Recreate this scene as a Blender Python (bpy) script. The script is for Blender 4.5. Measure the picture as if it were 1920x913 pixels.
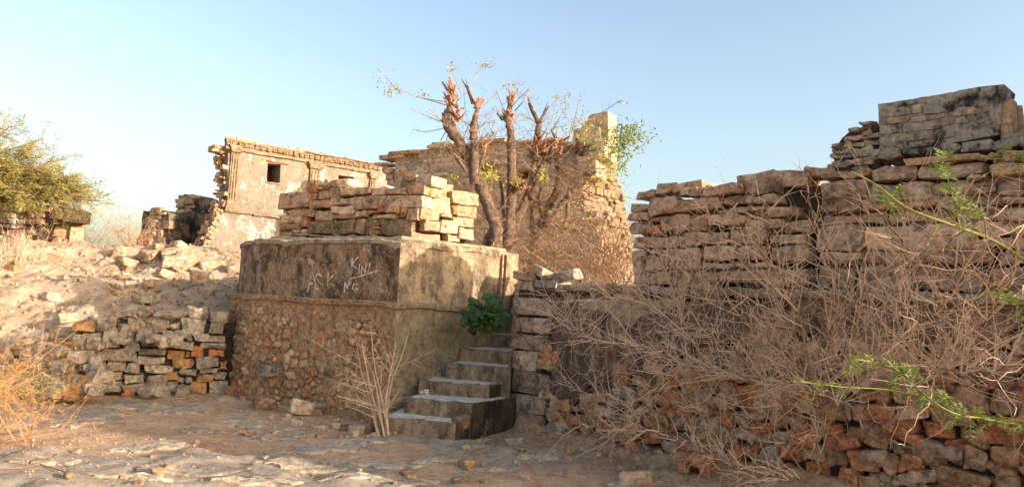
import bpy, math, random
import numpy as np
from mathutils import Vector, Matrix
from mathutils.geometry import tessellate_polygon

for o in list(bpy.data.objects): bpy.data.objects.remove(o)
scene = bpy.context.scene
col = scene.collection
R = math.radians
rng = random.Random(7)

# ------------------------------------------------------------------ camera
CAMP = Vector((0, 0, 1.55)); FPX = 1400.0
PITCH = math.atan(113.3/FPX); ROLL = R(3.0)
cd = bpy.data.cameras.new('camera'); cam = bpy.data.objects.new('camera', cd); col.objects.link(cam)
CROT = Matrix.Rotation(R(90)+PITCH, 3, 'X') @ Matrix.Rotation(ROLL, 3, 'Z')
cam.matrix_world = Matrix.Translation(CAMP) @ CROT.to_4x4()
cd.sensor_width = 36; cd.lens = 36*FPX/1920; cd.clip_end = 3000; cd.clip_start = .05
scene.camera = cam
# ------------------------------------------------------------------ sky, sun, exposure
SAZ = Vector((.9, -.43)).normalized(); SEL = R(14.3)
SUN = Vector((SAZ.x*math.cos(SEL), SAZ.y*math.cos(SEL), math.sin(SEL)))
w = bpy.data.worlds.new('World'); scene.world = w; w.use_nodes = True
nt = w.node_tree; nt.nodes.clear()
sk = nt.nodes.new('ShaderNodeTexSky'); sk.sky_type = 'NISHITA'; sk.sun_disc = False
sk.sun_elevation = SEL; sk.sun_rotation = math.atan2(SAZ.x, SAZ.y)
sk.air_density = 1.0; sk.dust_density = 3.8; sk.ozone_density = .6; sk.altitude = 0
bg = nt.nodes.new('ShaderNodeBackground'); bg.inputs[1].default_value = .15
wo = nt.nodes.new('ShaderNodeOutputWorld')
nt.links.new(sk.outputs[0], bg.inputs[0]); nt.links.new(bg.outputs[0], wo.inputs[0])
sl = bpy.data.lights.new('sun', 'SUN'); sl.energy = 3.3; sl.angle = R(.6); sl.color = (1, .89, .79)
so = bpy.data.objects.new('sun', sl); col.objects.link(so)
so.rotation_euler = SUN.to_track_quat('Z', 'Y').to_euler(); so.location = SUN*60
scene.view_settings.view_transform = 'Standard'; scene.view_settings.look = 'None'
scene.view_settings.exposure = 1.36; scene.view_settings.gamma = 1
scene.render.engine = 'CYCLES'

# ------------------------------------------------------------------ helpers
def ray(px, py):
    return CROT @ Vector(((px-960)/FPX, -(py-456.5)/FPX, -1))
def at(px, py, d):                       # the place d metres in front that a sight line meets
    r = ray(px, py); return CAMP + r*(d/r.y)
def atz(px, py, z=0.0):
    r = ray(px, py); return CAMP + r*((z-CAMP.z)/r.z)

def hashn(ix, iy, iz):
    n = (ix*73856093) ^ (iy*19349663) ^ (iz*83492791)
    n = (n ^ (n >> 13))*1274126177 & 0x7fffffff
    return ((n ^ (n >> 16)) & 0xffff)/65535.0
def vnoise(P):
    P = np.asarray(P, float); i = np.floor(P).astype(np.int64); f = P-i; f = f*f*(3-2*f)
    r = 0
    for dx in (0, 1):
        for dy in (0, 1):
            for dz in (0, 1):
                wgt = (f[:, 0] if dx else 1-f[:, 0])*(f[:, 1] if dy else 1-f[:, 1])*(f[:, 2] if dz else 1-f[:, 2])
                r = r+wgt*hashn(i[:, 0]+dx, i[:, 1]+dy, i[:, 2]+dz)
    return r*2-1
def fbm(P, oct=4):
    P = np.asarray(P, float); r = 0; a = 1; s = 1
    for k in range(oct): r = r+a*vnoise(P*s+17.3*k); a *= .5; s *= 2.03
    return r
def sstep(a, b, x):
    t = np.clip((x-a)/(b-a), 0, 1); return t*t*(3-2*t)

WLOC = {}
def empty(name, loc, label, cat, group=None):
    o = bpy.data.objects.new(name, None); col.objects.link(o); o.location = loc
    o.empty_display_size = .2
    WLOC[o.name] = Vector(loc); o['label'] = label; o['category'] = cat
    if group: o['group'] = group
    return o
def tag(o, label, cat, group=None):
    o['label'] = label; o['category'] = cat
    if group: o['group'] = group
    return o
def build(name, V, F, mat, parent=None, smooth=None, kind=None, mats=None, fm=None, origin=None):
    V = np.asarray(V, float)
    if origin is None:
        lo, hi = V.min(0), V.max(0); c = Vector(((lo[0]+hi[0])/2, (lo[1]+hi[1])/2, lo[2]))
    else: c = Vector(origin)
    me = bpy.data.meshes.new(name); me.from_pydata((V-np.array(c)).tolist(), [], [tuple(f) for f in F])
    for m in (mats or [mat]): me.materials.append(MAT[m] if isinstance(m, str) else m)
    if fm is not None: me.polygons.foreach_set('material_index', fm)
    if smooth is not None:
        me.polygons.foreach_set('use_smooth', [True]*len(me.polygons))
        if smooth < 179: me.set_sharp_from_angle(angle=R(smooth))
    o = bpy.data.objects.new(name, me); col.objects.link(o)
    if parent is not None:
        o.parent = parent; o.location = c-WLOC[parent.name]
    else: o.location = c
    WLOC[o.name] = c
    if kind: o['kind'] = kind
    return o

class MB:
    def __init__(s): s.V = []; s.F = []
    def add(s, V, F):
        k = len(s.V); s.V.extend([tuple(v) for v in V]); s.F.extend([tuple(i+k for i in f) for f in F])
    def tube(s, pts, rad, n=5, cap=True):
        pts = [Vector(p) for p in pts]; k = len(s.V); m = len(pts)
        t0 = (pts[1]-pts[0]).normalized()
        a = t0.orthogonal().normalized()
        for i, p in enumerate(pts):
            t = (pts[min(i+1, m-1)]-pts[max(i-1, 0)])
            t = t.normalized() if t.length > 1e-9 else t0
            a = (a-t*a.dot(t)); a = a.normalized() if a.length > 1e-6 else t.orthogonal().normalized()
            b = t.cross(a); r = rad[i] if hasattr(rad, '__len__') else rad
            for j in range(n):
                q = 2*math.pi*j/n; v = p+(a*math.cos(q)+b*math.sin(q))*r; s.V.append((v.x, v.y, v.z))
        for i in range(m-1):
            for j in range(n):
                j2 = (j+1) % n; s.F.append((k+i*n+j, k+i*n+j2, k+(i+1)*n+j2, k+(i+1)*n+j))
        if cap and n > 3:
            s.F.append(tuple(k+j for j in reversed(range(n)))); s.F.append(tuple(k+(m-1)*n+j for j in range(n)))
    def box(s, c, U, N, W, h):
        c = Vector(c); P = [c+U*(x*h[0])+N*(y*h[1])+W*(z*h[2]) for x in (-1, 1) for y in (-1, 1) for z in (-1, 1)]
        s.add(P, [(0, 1, 3, 2), (4, 6, 7, 5), (0, 4, 5, 1), (2, 3, 7, 6), (0, 2, 6, 4), (1, 5, 7, 3)])
    def leaf(s, p, d, up, L, W, fold=.25):
        d = Vector(d).normalized(); sd = d.cross(up)
        sd = sd.normalized() if sd.length > 1e-5 else d.orthogonal().normalized()
        nn = sd.cross(d); p = Vector(p); k = len(s.V)
        for v in (p, p+d*L*.45+sd*W*.5+nn*W*fold, p+d*L, p+d*L*.45-sd*W*.5+nn*W*fold): s.V.append((v.x, v.y, v.z))
        s.F.append((k, k+1, k+2)); s.F.append((k, k+2, k+3))
    def build(s, name, mat, parent=None, **kw): return build(name, s.V, s.F, mat, parent, **kw)

class Face:                               # an upright wall plane between two plan points
    def __init__(s, p0, p1, batter=0.0, flip=False):
        s.p0 = Vector((p0[0], p0[1], 0)); d = Vector((p1[0]-p0[0], p1[1]-p0[1], 0)); s.L = d.length; s.U = d/s.L
        s.N = Vector((s.U.y, -s.U.x, 0))
        if s.N.dot(Vector((CAMP.x, CAMP.y, 0))-s.p0) < 0 and not flip: s.N = -s.N
        s.b = batter; s.Z = Vector((0, 0, 1))
    def pt(s, u, z, w=0.0): 
        v = s.p0+s.U*u+s.N*(w-s.b*z); return Vector((v.x, v.y, z))
    def px(s, x, y, w=0.0):
        r = ray(x, y); q = s.p0+s.N*w; t = (q-CAMP).dot(s.N)/r.dot(s.N); p = CAMP+r*t
        return ((p-s.p0).dot(s.U), p.z)

_topo = {}
def topo(nx, ny, nz):
    k = (nx, ny, nz)
    if k in _topo: return _topo[k]
    idx = {}; V = []
    def vid(i, j, l):
        q = (i, j, l)
        if q not in idx: idx[q] = len(V); V.append(q)
        return idx[q]
    F = []
    for i in range(nx):
        for j in range(ny):
            F.append((vid(i, j, 0), vid(i, j+1, 0), vid(i+1, j+1, 0), vid(i+1, j, 0)))
            F.append((vid(i, j, nz), vid(i+1, j, nz), vid(i+1, j+1, nz), vid(i, j+1, nz)))
    for i in range(nx):
        for l in range(nz):
            F.append((vid(i, 0, l), vid(i+1, 0, l), vid(i+1, 0, l+1), vid(i, 0, l+1)))
            F.append((vid(i, ny, l), vid(i, ny, l+1), vid(i+1, ny, l+1), vid(i+1, ny, l)))
    for j in range(ny):
        for l in range(nz):
            F.append((vid(0, j, l), vid(0, j, l+1), vid(0, j+1, l+1), vid(0, j+1, l)))
            F.append((vid(nx, j, l), vid(nx, j+1, l), vid(nx, j+1, l+1), vid(nx, j, l+1)))
    _topo[k] = (np.array(V), F); return _topo[k]

def stone_geo(c, U, N, W, h, rnd, bevel=.03, skew=.10, rough=.012, seg=1):
    """an irregular, rounded block: half sizes h along U, N, W"""
    h = np.array(h, float); b = min(bevel*.62, .4*h.min())
    ax = []
    for k in range(3):
        inner = [-(h[k]-b)+2*(h[k]-b)*q/(seg+1) for q in range(seg+2)] if (seg and h[k] > 2.2*h.min()) or (seg and k != 1) else [-(h[k]-b), h[k]-b]
        ax.append(np.array([-h[k]]+inner+[h[k]]))
    I, F = topo(*[len(a)-1 for a in ax])
    P = np.stack([ax[k][I[:, k]] for k in range(3)], 1)
    inn = np.clip(P, -(h-b), h-b); d = P-inn; ln = np.linalg.norm(d, axis=1, keepdims=True)
    P = inn+np.where(ln > 1e-9, d/np.maximum(ln, 1e-9)*b, 0)
    Q = P/h; corner = np.array([[rnd.uniform(-1, 1) for _ in range(3)] for _ in range(8)])*skew*np.minimum(h, h.min()*2.2)
    D = 0
    for n in range(8):
        s = [1 if n >> k & 1 else -1 for k in range(3)]
        D = D+((1+s[0]*Q[:, 0])*(1+s[1]*Q[:, 1])*(1+s[2]*Q[:, 2])/8)[:, None]*corner[n]
    off = np.array([rnd.uniform(0, 99) for _ in range(3)])
    N3 = np.stack([vnoise(P/(h.min()*1.3)+off+7*k) for k in range(3)], 1)*rough*2.0
    P = P+D+N3
    M = np.array([U, N, W]); return P@M+np.array(c), F

def stone(name, c, U, N, W, h, mat, parent, rnd=rng, smooth=28, **kw):
    V, F = stone_geo(c, U, N, W, h, rnd, **kw)
    return build(name, V, F, mat, parent, smooth=smooth, origin=c)

def inpoly(poly, x, y):
    r = False; n = len(poly)
    for i in range(n):
        x0, y0 = poly[i]; x1, y1 = poly[(i+1) % n]
        if (y0 > y) != (y1 > y) and x < (x1-x0)*(y-y0)/(y1-y0)+x0: r = not r
    return r
def tilt(U, W, a):
    c, s = math.cos(a), math.sin(a); return U*c+W*s, W*c-U*s

def stones_px(face, rects, parent, mat, zoom=(0, 0, 1), depth=.3, proud=.0, name='stone', gap=.006, mats=None, jit=.03, **kw):
    """lay stones on a wall plane; each is given by the rectangle it fills in the view"""
    ox, oy, sc = zoom; res = []
    for r in rects:
        x0, y0, x1, y1 = [v/sc+(ox if i % 2 == 0 else oy) for i, v in enumerate(r[:4])]
        m = r[4] if len(r) > 4 else mat
        xm, ym = (x0+x1)/2, (y0+y1)/2
        u0, u1 = face.px(x0, ym)[0], face.px(x1, ym)[0]
        if u0 > u1: u0, u1 = u1, u0
        z0, z1 = face.px(xm, y1)[1], face.px(xm, y0)[1]
        dp = depth*rng.uniform(.85, 1.15); pr = proud+rng.uniform(-jit, jit)
        U, W = tilt(face.U, face.Z, R(rng.uniform(-1.6, 1.6)))
        c = face.pt((u0+u1)/2, (z0+z1)/2, pr-dp/2)
        res.append(stone(name, c, U, face.N, W, (max((u1-u0)/2-gap, .015), dp/2, max((z1-z0)/2-gap, .012)), m, parent, **kw))
    return res

def courses(face, poly, parent, mat, hr=(.12, .2), wr=(.25, .6), depth=.25, gap=.008, proud=0, name='stone', limit=300, jit=.02, cull=None, **kw):
    """rough coursed masonry inside a polygon given in wall coordinates (u, z)"""
    us = [p[0] for p in poly]; zs = [p[1] for p in poly]
    z = min(zs); items = []
    while z < max(zs):
        hh = rng.uniform(*hr); u = min(us)+rng.uniform(0, .03)
        while u < max(us):
            ww = rng.uniform(*wr)*(1.35 if rng.random() < .15 else 1)
            parts = [(u, z, ww, hh)]
            if hh > .8*hr[1] and rng.random() < .25: k = rng.uniform(.35, .65); parts = [(u, z, ww, hh*k), (u, z+hh*k, ww, hh*(1-k))]
            for (a, b, c_, d) in parts:
                if inpoly(poly, a+c_/2, b+d/2) and inpoly(poly, a+c_*.2, b+d*.5) and inpoly(poly, a+c_*.8, b+d*.5):
                    if cull is None or not cull(a+c_/2, b+d/2): items.append((a, b, c_, d))
            u += ww
        z += hh
    rest = MB()
    for i, (a, b, c_, d) in enumerate(items):
        dp = depth*rng.uniform(.8, 1.15); U, W = tilt(face.U, face.Z, R(rng.uniform(-1.5, 1.5)))
        c = face.pt(a+c_/2, b+d/2+rng.uniform(-.01, .01), proud+rng.uniform(-jit, jit)-dp/2)
        hs = (max(c_/2-gap, .02), dp/2, max(d/2-gap, .015))
        m = rng.choice(mat) if isinstance(mat, (list, tuple)) else mat
        if i < limit: stone(name, c, U, face.N, W, hs, m, parent, **kw)
        else:
            kk = {k: v for k, v in kw.items() if k != 'smooth'}
            rest.add(*stone_geo(c, U, face.N, W, hs, rng, **kk))
    if rest.F: rest.build('small_stones', mat if isinstance(mat, str) else mat[0], parent, smooth=38, kind='stuff')
    return items

def boulders(face, poly, parent, mats, sx, sz, depth=.22, proud=.04, jit=.04, keep=None, dens=None, limit=300, fill=.96, name='stone', join=False, **kw):
    """random rubble: rough blocks of mixed size wedged together"""
    n = 0; jm = MB()
    for c in voronoi(poly, sx, sz, rng, dens=dens):
        us = [p[0] for p in c]; zs = [p[1] for p in c]; cu = (min(us)+max(us))/2; cz = (min(zs)+max(zs))/2
        if (keep and not keep(cu, cz)) or n >= limit: continue
        n += 1; hu = min((max(us)-min(us))/2*fill, .26); hz = min((max(zs)-min(zs))/2*fill, .15); dp = depth*rng.uniform(.7, 1.2)
        U, W = tilt(face.U, face.Z, R(rng.uniform(-13, 13)))
        pos_ = face.pt(cu, cz, proud+rng.uniform(-jit, jit)-dp/2); hs = (hu*rng.uniform(.82, 1), dp/2, hz*rng.uniform(.8, 1))
        if join: jm.add(*stone_geo(pos_, U, face.N, W, hs, rng, **kw))
        else: stone(name, pos_, U, face.N, W, hs, rng.choice(mats), parent, **kw)
    if jm.F: jm.build('far_stones', mats[0], parent, smooth=28, kind='stuff')
    return n

def voronoi(poly, sx, sz, rnd, jitter=.42, dens=None):
    """irregular cells (u, z polygons) filling a polygon, wider than tall when sx > sz"""
    us = [p[0] for p in poly]; zs = [p[1] for p in poly]; pts = []
    z = min(zs)-sz; row = 0
    while z < max(zs)+sz:
        u = min(us)-sx+(row % 2)*sx*.5
        while u < max(us)+sx:
            pts.append((u+rnd.uniform(-jitter, jitter)*sx, z+rnd.uniform(-jitter, jitter)*sz)); u += sx
        z += sz; row += 1
    if dens: pts = [p for p in pts if rnd.random() < dens(*p)]
    P = np.array(pts)*np.array([1/sx, 1/sz]); out = []
    for i, p in enumerate(P):
        if not inpoly(poly, *pts[i]): continue
        d = ((P-p)**2).sum(1); nb = np.argsort(d)[1:22]
        cell = [(p[0]-3, p[1]-3), (p[0]+3, p[1]-3), (p[0]+3, p[1]+3), (p[0]-3, p[1]+3)]
        for j in nb:
            q = P[j]; m = (p+q)/2; n = q-p; new = []
            for k in range(len(cell)):
                a = cell[k]; b = cell[(k+1) % len(cell)]
                da = (a[0]-m[0])*n[0]+(a[1]-m[1])*n[1]; db = (b[0]-m[0])*n[0]+(b[1]-m[1])*n[1]
                if da <= 0: new.append(a)
                if (da < 0) != (db < 0) and abs(da-db) > 1e-12:
                    t = da/(da-db); new.append((a[0]+(b[0]-a[0])*t, a[1]+(b[1]-a[1])*t))
            cell = new
            if len(cell) < 3: break
        if len(cell) >= 3: out.append([(a*sx, b*sz) for a, b in cell])
    return out

def rubble_geo(face, cell, rnd, gap, depth, back=.04, shr=(1, 1)):
    n0 = len(cell); cu = sum(a for a, b in cell)/n0; cz = sum(b for a, b in cell)/n0
    pts = []
    for i in range(n0):                      # one corner cut
        a, b = cell[i], cell[(i+1) % n0]
        for t in (.14, .86): pts.append((a[0]+(b[0]-a[0])*t, a[1]+(b[1]-a[1])*t))
    rad = math.sqrt(sum((a-cu)**2+(b-cz)**2 for a, b in pts)/len(pts)); k = max(.35, 1-gap/rad)*rnd.uniform(*shr)
    pts = [(cu+(a-cu)*k*q, cz+(b-cz)*k*q) for (a, b) in pts for q in (rnd.uniform(.88, 1.05),)]
    n = len(pts); V = []; tu, tz = rnd.uniform(-.25, .25)*depth/rad, rnd.uniform(-.25, .25)*depth/rad
    for s, dd in ((1.04, -back), (1.0, depth*.35), (.86, depth*.82), (.5, depth)):
        for a, b in pts:
            du, dz = (a-cu)*s, (b-cz)*s; jw = rnd.uniform(-.12, .12)*depth if dd > 0 else 0
            V.append(face.pt(cu+du, cz+dz, dd+jw+(du*tu+dz*tz if dd > 0 else 0)))
    V.append(face.pt(cu, cz, depth*1.02)); F = []
    flip = face.U.cross(face.Z).dot(face.N) < 0
    for r in range(3):
        for i in range(n):
            j = (i+1) % n; F.append((r*n+i, r*n+j, (r+1)*n+j, (r+1)*n+i))
    for i in range(n): F.append((3*n+i, 3*n+(i+1) % n, 4*n))
    # orient outward
    a, b, c = [Vector(V[q]) for q in F[-1]]
    if (b-a).cross(c-a).dot(face.N) < 0: F = [tuple(reversed(f)) for f in F]
    return V, F, face.pt(cu, cz, 0)

def rubble(face, poly, parent, mats, sx=.16, sz=.11, gap=.012, depth=(.03, .07), limit=300, keep=None, dens=None, name='stone', shr=(1, 1)):
    cells = voronoi(poly, sx, sz, rng, dens=dens); rest = MB(); n = 0
    for c in cells:
        cu = sum(p[0] for p in c)/len(c); cz = sum(p[1] for p in c)/len(c)
        if keep and not keep(cu, cz): continue
        V, F, o = rubble_geo(face, c, rng, gap*rng.uniform(.6, 1.5), rng.uniform(*depth), shr=shr)
        if n < limit: build(name, V, F, rng.choice(mats), parent, smooth=50, origin=o)
        else: rest.add(V, F)
        n += 1
    if rest.F: rest.build('small_stones', mats[0], parent, smooth=50, kind='stuff')
    return n

def wall_poly(face, poly, thick, holes=(), w=0.0):
    """solid upright slab with an outline (u, z) and holes"""
    loops = [list(poly)]+[list(h) for h in holes]
    tris = tessellate_polygon([[Vector((a, b, 0)) for a, b in l] for l in loops])
    flat = [p for l in loops for p in l]; n = len(flat)
    V = [face.pt(a, b, w) for a, b in flat]+[face.pt(a, b, w-thick) for a, b in flat]
    F = []
    for t in tris:
        a, b, c = [V[i] for i in t]
        if (b-a).cross(c-a).dot(face.N) < 0: t = tuple(reversed(t))
        F.append(tuple(t)); F.append(tuple(i+n for i in reversed(t)))
    k = 0
    for l in loops:
        m = len(l)
        for i in range(m):
            j = (i+1) % m; F.append((k+i, k+j, n+k+j, n+k+i))
        k += m
    return V, F
def pxpoly(face, pts, zoom=(0, 0, 1), w=0.0):
    return [face.px(x/zoom[2]+zoom[0], y/zoom[2]+zoom[1], w) for x, y in pts]
def rect_px(face, x0, y0, x1, y1):
    u0, u1 = sorted((face.px(x0, (y0+y1)/2)[0], face.px(x1, (y0+y1)/2)[0]))
    return u0, u1, face.px((x0+x1)/2, y1)[1], face.px((x0+x1)/2, y0)[1]

def strokes_px(face, strokes, zoom, width, parent, mat='chalk', w=.006, name='graffiti', kind=None):
    if kind is None and strokes and isinstance(strokes[0][0], list):
        for letter in strokes: strokes_px(face, letter, zoom, width, parent, mat, w, 'graffiti_letter')
        return
    mb = MB()
    for st in strokes:
        P = []
        for x, y in st:
            u, z = face.px(x/zoom[2]+zoom[0], y/zoom[2]+zoom[1]); P.append((u, z))
        Q = []
        for (a, b) in zip(P[:-1], P[1:]):
            n_ = max(1, int(math.hypot(b[0]-a[0], b[1]-a[1])/(width*2.2)))
            Q += [(a[0]+(b[0]-a[0])*i/n_+rng.uniform(-.22, .22)*width, a[1]+(b[1]-a[1])*i/n_+rng.uniform(-.22, .22)*width) for i in range(n_)]
        P = Q+[P[-1]]
        for (a, b) in zip(P[:-1], P[1:]):
            if rng.random() < .13 and mb.F: continue
            d = Vector((b[0]-a[0], b[1]-a[1])); 
            if d.length < 1e-5: continue
            q = Vector((-d.y, d.x)).normalized()*width*.5*rng.uniform(.35, 1.15); e = d.normalized()*width*.3
            A = Vector(a)-e; B = Vector(b)+e
            V = [face.pt(A.x+q.x, A.y+q.y, w), face.pt(A.x-q.x, A.y-q.y, w), face.pt(B.x-q.x, B.y-q.y, w), face.pt(B.x+q.x, B.y+q.y, w)]
            mb.add(V, [(0, 1, 2, 3)])
    return mb.build(name, mat, parent, kind=kind) if mb.F else None

def spline(P, n=5):
    P = [Vector(p) for p in P]
    if len(P) < 3: return [P[0].lerp(P[-1], i/n) for i in range(n+1)]
    out = []
    for i in range(len(P)-1):
        p0 = P[max(i-1, 0)]; p1 = P[i]; p2 = P[i+1]; p3 = P[min(i+2, len(P)-1)]
        for k in range(n):
            t = k/n; out.append(.5*((2*p1)+(p2-p0)*t+(2*p0-5*p1+4*p2-p3)*t*t+(3*p1-p0-3*p2+p3)*t*t*t))
    return out+[P[-1]]
def rv(rnd=rng): 
    while 1:
        v = Vector((rnd.uniform(-1, 1), rnd.uniform(-1, 1), rnd.uniform(-1, 1)))
        if .05 < v.length < 1: return v.normalized()

# ------------------------------------------------------------------ materials
MAT = {}
def lin(h):
    c = [int(h[i:i+2], 16)/255 for i in (0, 2, 4)]
    return tuple(x/12.92 if x <= .04045 else ((x+.055)/1.055)**2.4 for x in c)+(1,)
class NB:
    def __init__(s, name):
        m = bpy.data.materials.new(name); m.use_nodes = True; s.m = m; s.t = m.node_tree; s.t.nodes.clear()
        s.out = s.n('ShaderNodeOutputMaterial'); s.bs = s.n('ShaderNodeBsdfPrincipled'); s.l(s.bs.outputs[0], s.out.inputs[0])
        s.geo = s.n('ShaderNodeNewGeometry'); s.obi = s.n('ShaderNodeObjectInfo'); MAT[name] = m
        s.bs.inputs['Specular IOR Level'].default_value = .25
    def n(s, t): return s.t.nodes.new(t)
    def l(s, a, b): s.t.links.new(a, b)
    def pos(s, sc=(1, 1, 1)):
        m = s.n('ShaderNodeMapping'); s.l(s.geo.outputs['Position'], m.inputs[0]); m.inputs['Scale'].default_value = sc; return m.outputs[0]
    def noise(s, scale, detail=5, rough=.6, vec=None, dist=0):
        k = s.n('ShaderNodeTexNoise'); s.l(vec or s.geo.outputs['Position'], k.inputs['Vector'])
        k.inputs['Scale'].default_value = scale; k.inputs['Detail'].default_value = detail; k.inputs['Roughness'].default_value = rough
        k.inputs['Distortion'].default_value = dist; return k.outputs[0]
    def vor(s, scale, feat='F1', vec=None, out=0):
        k = s.n('ShaderNodeTexVoronoi'); k.feature = feat; s.l(vec or s.geo.outputs['Position'], k.inputs['Vector']); k.inputs['Scale'].default_value = scale; return k.outputs[out]
    def ramp(s, fac, stops, interp='LINEAR'):
        k = s.n('ShaderNodeValToRGB'); s.l(fac, k.inputs[0]); e = k.color_ramp; e.interpolation = interp
        while len(e.elements) < len(stops): e.elements.new(.5)
        for el, (p, c) in zip(e.elements, stops):
            el.position = p; el.color = c if len(c) == 4 else (*c, 1)
        return k.outputs[0]
    def mask(s, fac, a, b):
        k = s.n('ShaderNodeMapRange'); s.l(fac, k.inputs[0]); k.inputs[1].default_value = a; k.inputs[2].default_value = b; k.interpolation_type = 'SMOOTHSTEP'; return k.outputs[0]
    def mix(s, fac, a, b, mode='MIX'):
        k = s.n('ShaderNodeMix'); k.data_type = 'RGBA'; k.blend_type = mode
        for sock, v in ((k.inputs[0], fac), (k.inputs[6], a), (k.inputs[7], b)):
            if hasattr(v, 'is_linked') or hasattr(v, 'links'): s.l(v, sock)
            else: sock.default_value = v
        return k.outputs[2]
    def math(s, op, a, b=0.0):
        k = s.n('ShaderNodeMath'); k.operation = op
        for sock, v in ((k.inputs[0], a), (k.inputs[1], b)):
            if isinstance(v, (int, float)): sock.default_value = v
            else: s.l(v, sock)
        return k.outputs[0]
    def bump(s, h, strength, dist=.02, prev=None):
        k = s.n('ShaderNodeBump'); s.l(h, k.inputs['Height']); k.inputs['Strength'].default_value = strength; k.inputs['Distance'].default_value = dist
        if prev: s.l(prev, k.inputs['Normal'])
        return k.outputs[0]
    def fin(s, c, rough=.92, normal=None):
        s.l(c, s.bs.inputs['Base Color']); s.bs.inputs['Roughness'].default_value = rough
        if normal: s.l(normal, s.bs.inputs['Normal'])
        return s.m

def grey(v): return (v, v, v, 1)
def stone_mat(name, palette, dark='4a3a2c', darkamt=.55, scale=5, bump=.6, pale=None, fine=34):
    """weathered stone: every block takes its own tone from the palette, plus mottling, dark crust and pits"""
    b = NB(name); n = len(palette)
    c = b.ramp(b.obi.outputs['Random'], [(i/max(n-1, 1), lin(h)) for i, h in enumerate(palette)])
    big = b.noise(scale, 6, .62)
    c = b.mix(b.mask(big, .40, .66), c, b.mix(.5, c, lin(palette[n//2])))
    c = b.mix(b.math('MULTIPLY', b.mask(b.noise(scale*1.7, 7, .7, b.pos((1, 1, .8))), .46, .62), darkamt), c, lin(dark))
    if pale: c = b.mix(b.math('MULTIPLY', b.mask(b.noise(scale*2.3, 6, .65, b.pos((1.3, 1.1, 1))), .56, .68), .6), c, lin(pale))
    f = b.noise(fine, 5, .7)
    c = b.mix(1.0, c, b.ramp(b.noise(15, 6, .72), [(.32, grey(.40)), (.46, grey(1.08)), (.68, grey(1.55))]), 'MULTIPLY')
    c = b.mix(1.0, c, b.ramp(f, [(.25, grey(.6)), (.5, grey(1)), (.78, grey(1.32))]), 'MULTIPLY')
    nrm = b.bump(b.noise(scale*4, 7, .68), bump, .035)
    nrm = b.bump(b.vor(8.5, 'F1', b.pos((1, 1, 1.5))), bump*.7, .05, nrm)
    nrm = b.bump(f, bump*.8, .012, nrm)
    nrm = b.bump(b.math('MULTIPLY', b.mask(b.vor(fine*.9), .0, .35), 1.0), bump*.4, .006, nrm)
    b.fin(c, .93, nrm)
stone_mat('stone_tan',   ['b08e6e', 'c9a988', '9c7a5c', 'b8987a', 'd0b392', 'a58263'], '5c4735', .6, 4, .7)
stone_mat('stone_brown', ['a07e64', 'b89478', '86674f', 'c4a386', '94745c', 'ad8a70'], '4f3c2f', .65, 4, .8)
stone_mat('stone_grey',  ['8c7d6a', 'a89a86', '75675a', 'b5a692', '857563', '9a8b76'], '463b30', .5, 5, .8, 'a39a88')
stone_mat('stone_pale',  ['b09b82', 'a69076', 'baa68c', '9b846a', 'ad967c'], '756250', .5, 5, .7)
stone_mat('stone_ochre', ['ae8457', 'b89263', 'a1764c', 'b08a5f'], '66503a', .5, 5, .8)
stone_mat('stone_rust',  ['b97c58', 'ac6c4b', 'c38860', 'b37f5d', '9f694e'], '64422f', .55, 5, .9)
stone_mat('stone_rubble',['b58f6c', 'a68462', 'bf9a74', '9c7858', 'af8d6c', 'c4a37e'], '6a5039', .55, 5, .9)
stone_mat('stone_block', ['a48a74', 'bca38c', '8a705c', 'c4ab94'], '4c3c31', .7, 4, .7, 'a8947f')
stone_mat('stone_lit',   ['a88a6c', '9a7b5e', 'b09476', '9c8064', 'a4886c'], '6e5642', .45, 5, .7)
stone_mat('rock_pale',   ['b59a7e', 'a9886c', 'bea68a', '9c7d60', 'b09375'], '80634a', .5, 3, .9)
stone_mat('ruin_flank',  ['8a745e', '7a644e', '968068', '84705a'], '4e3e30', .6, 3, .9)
stone_mat('rock_plate',  ['b3a28c', 'a8957e', 'bcac96'], '80694f', .5, 4, .9)
stone_mat('carved',      ['80694f', '8b7358'], '46382b', .5, 6, .6)
stone_mat('parapet',     ['857d70', '90887a', '7b7367'], '211f1b', .97, 3.0, .6, '9c917e')
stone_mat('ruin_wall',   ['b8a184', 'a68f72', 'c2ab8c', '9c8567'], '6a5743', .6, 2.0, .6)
stone_mat('mortar',      ['45372b', '503f31'], '241c15', .7, 7, .9)  # core behind the stones; shade of the gaps is put into its dark colour
stone_mat('mortar_red',  ['a98866', 'b3916e', '9c7b5a'], '6a533d', .6, 7, .9)

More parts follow.
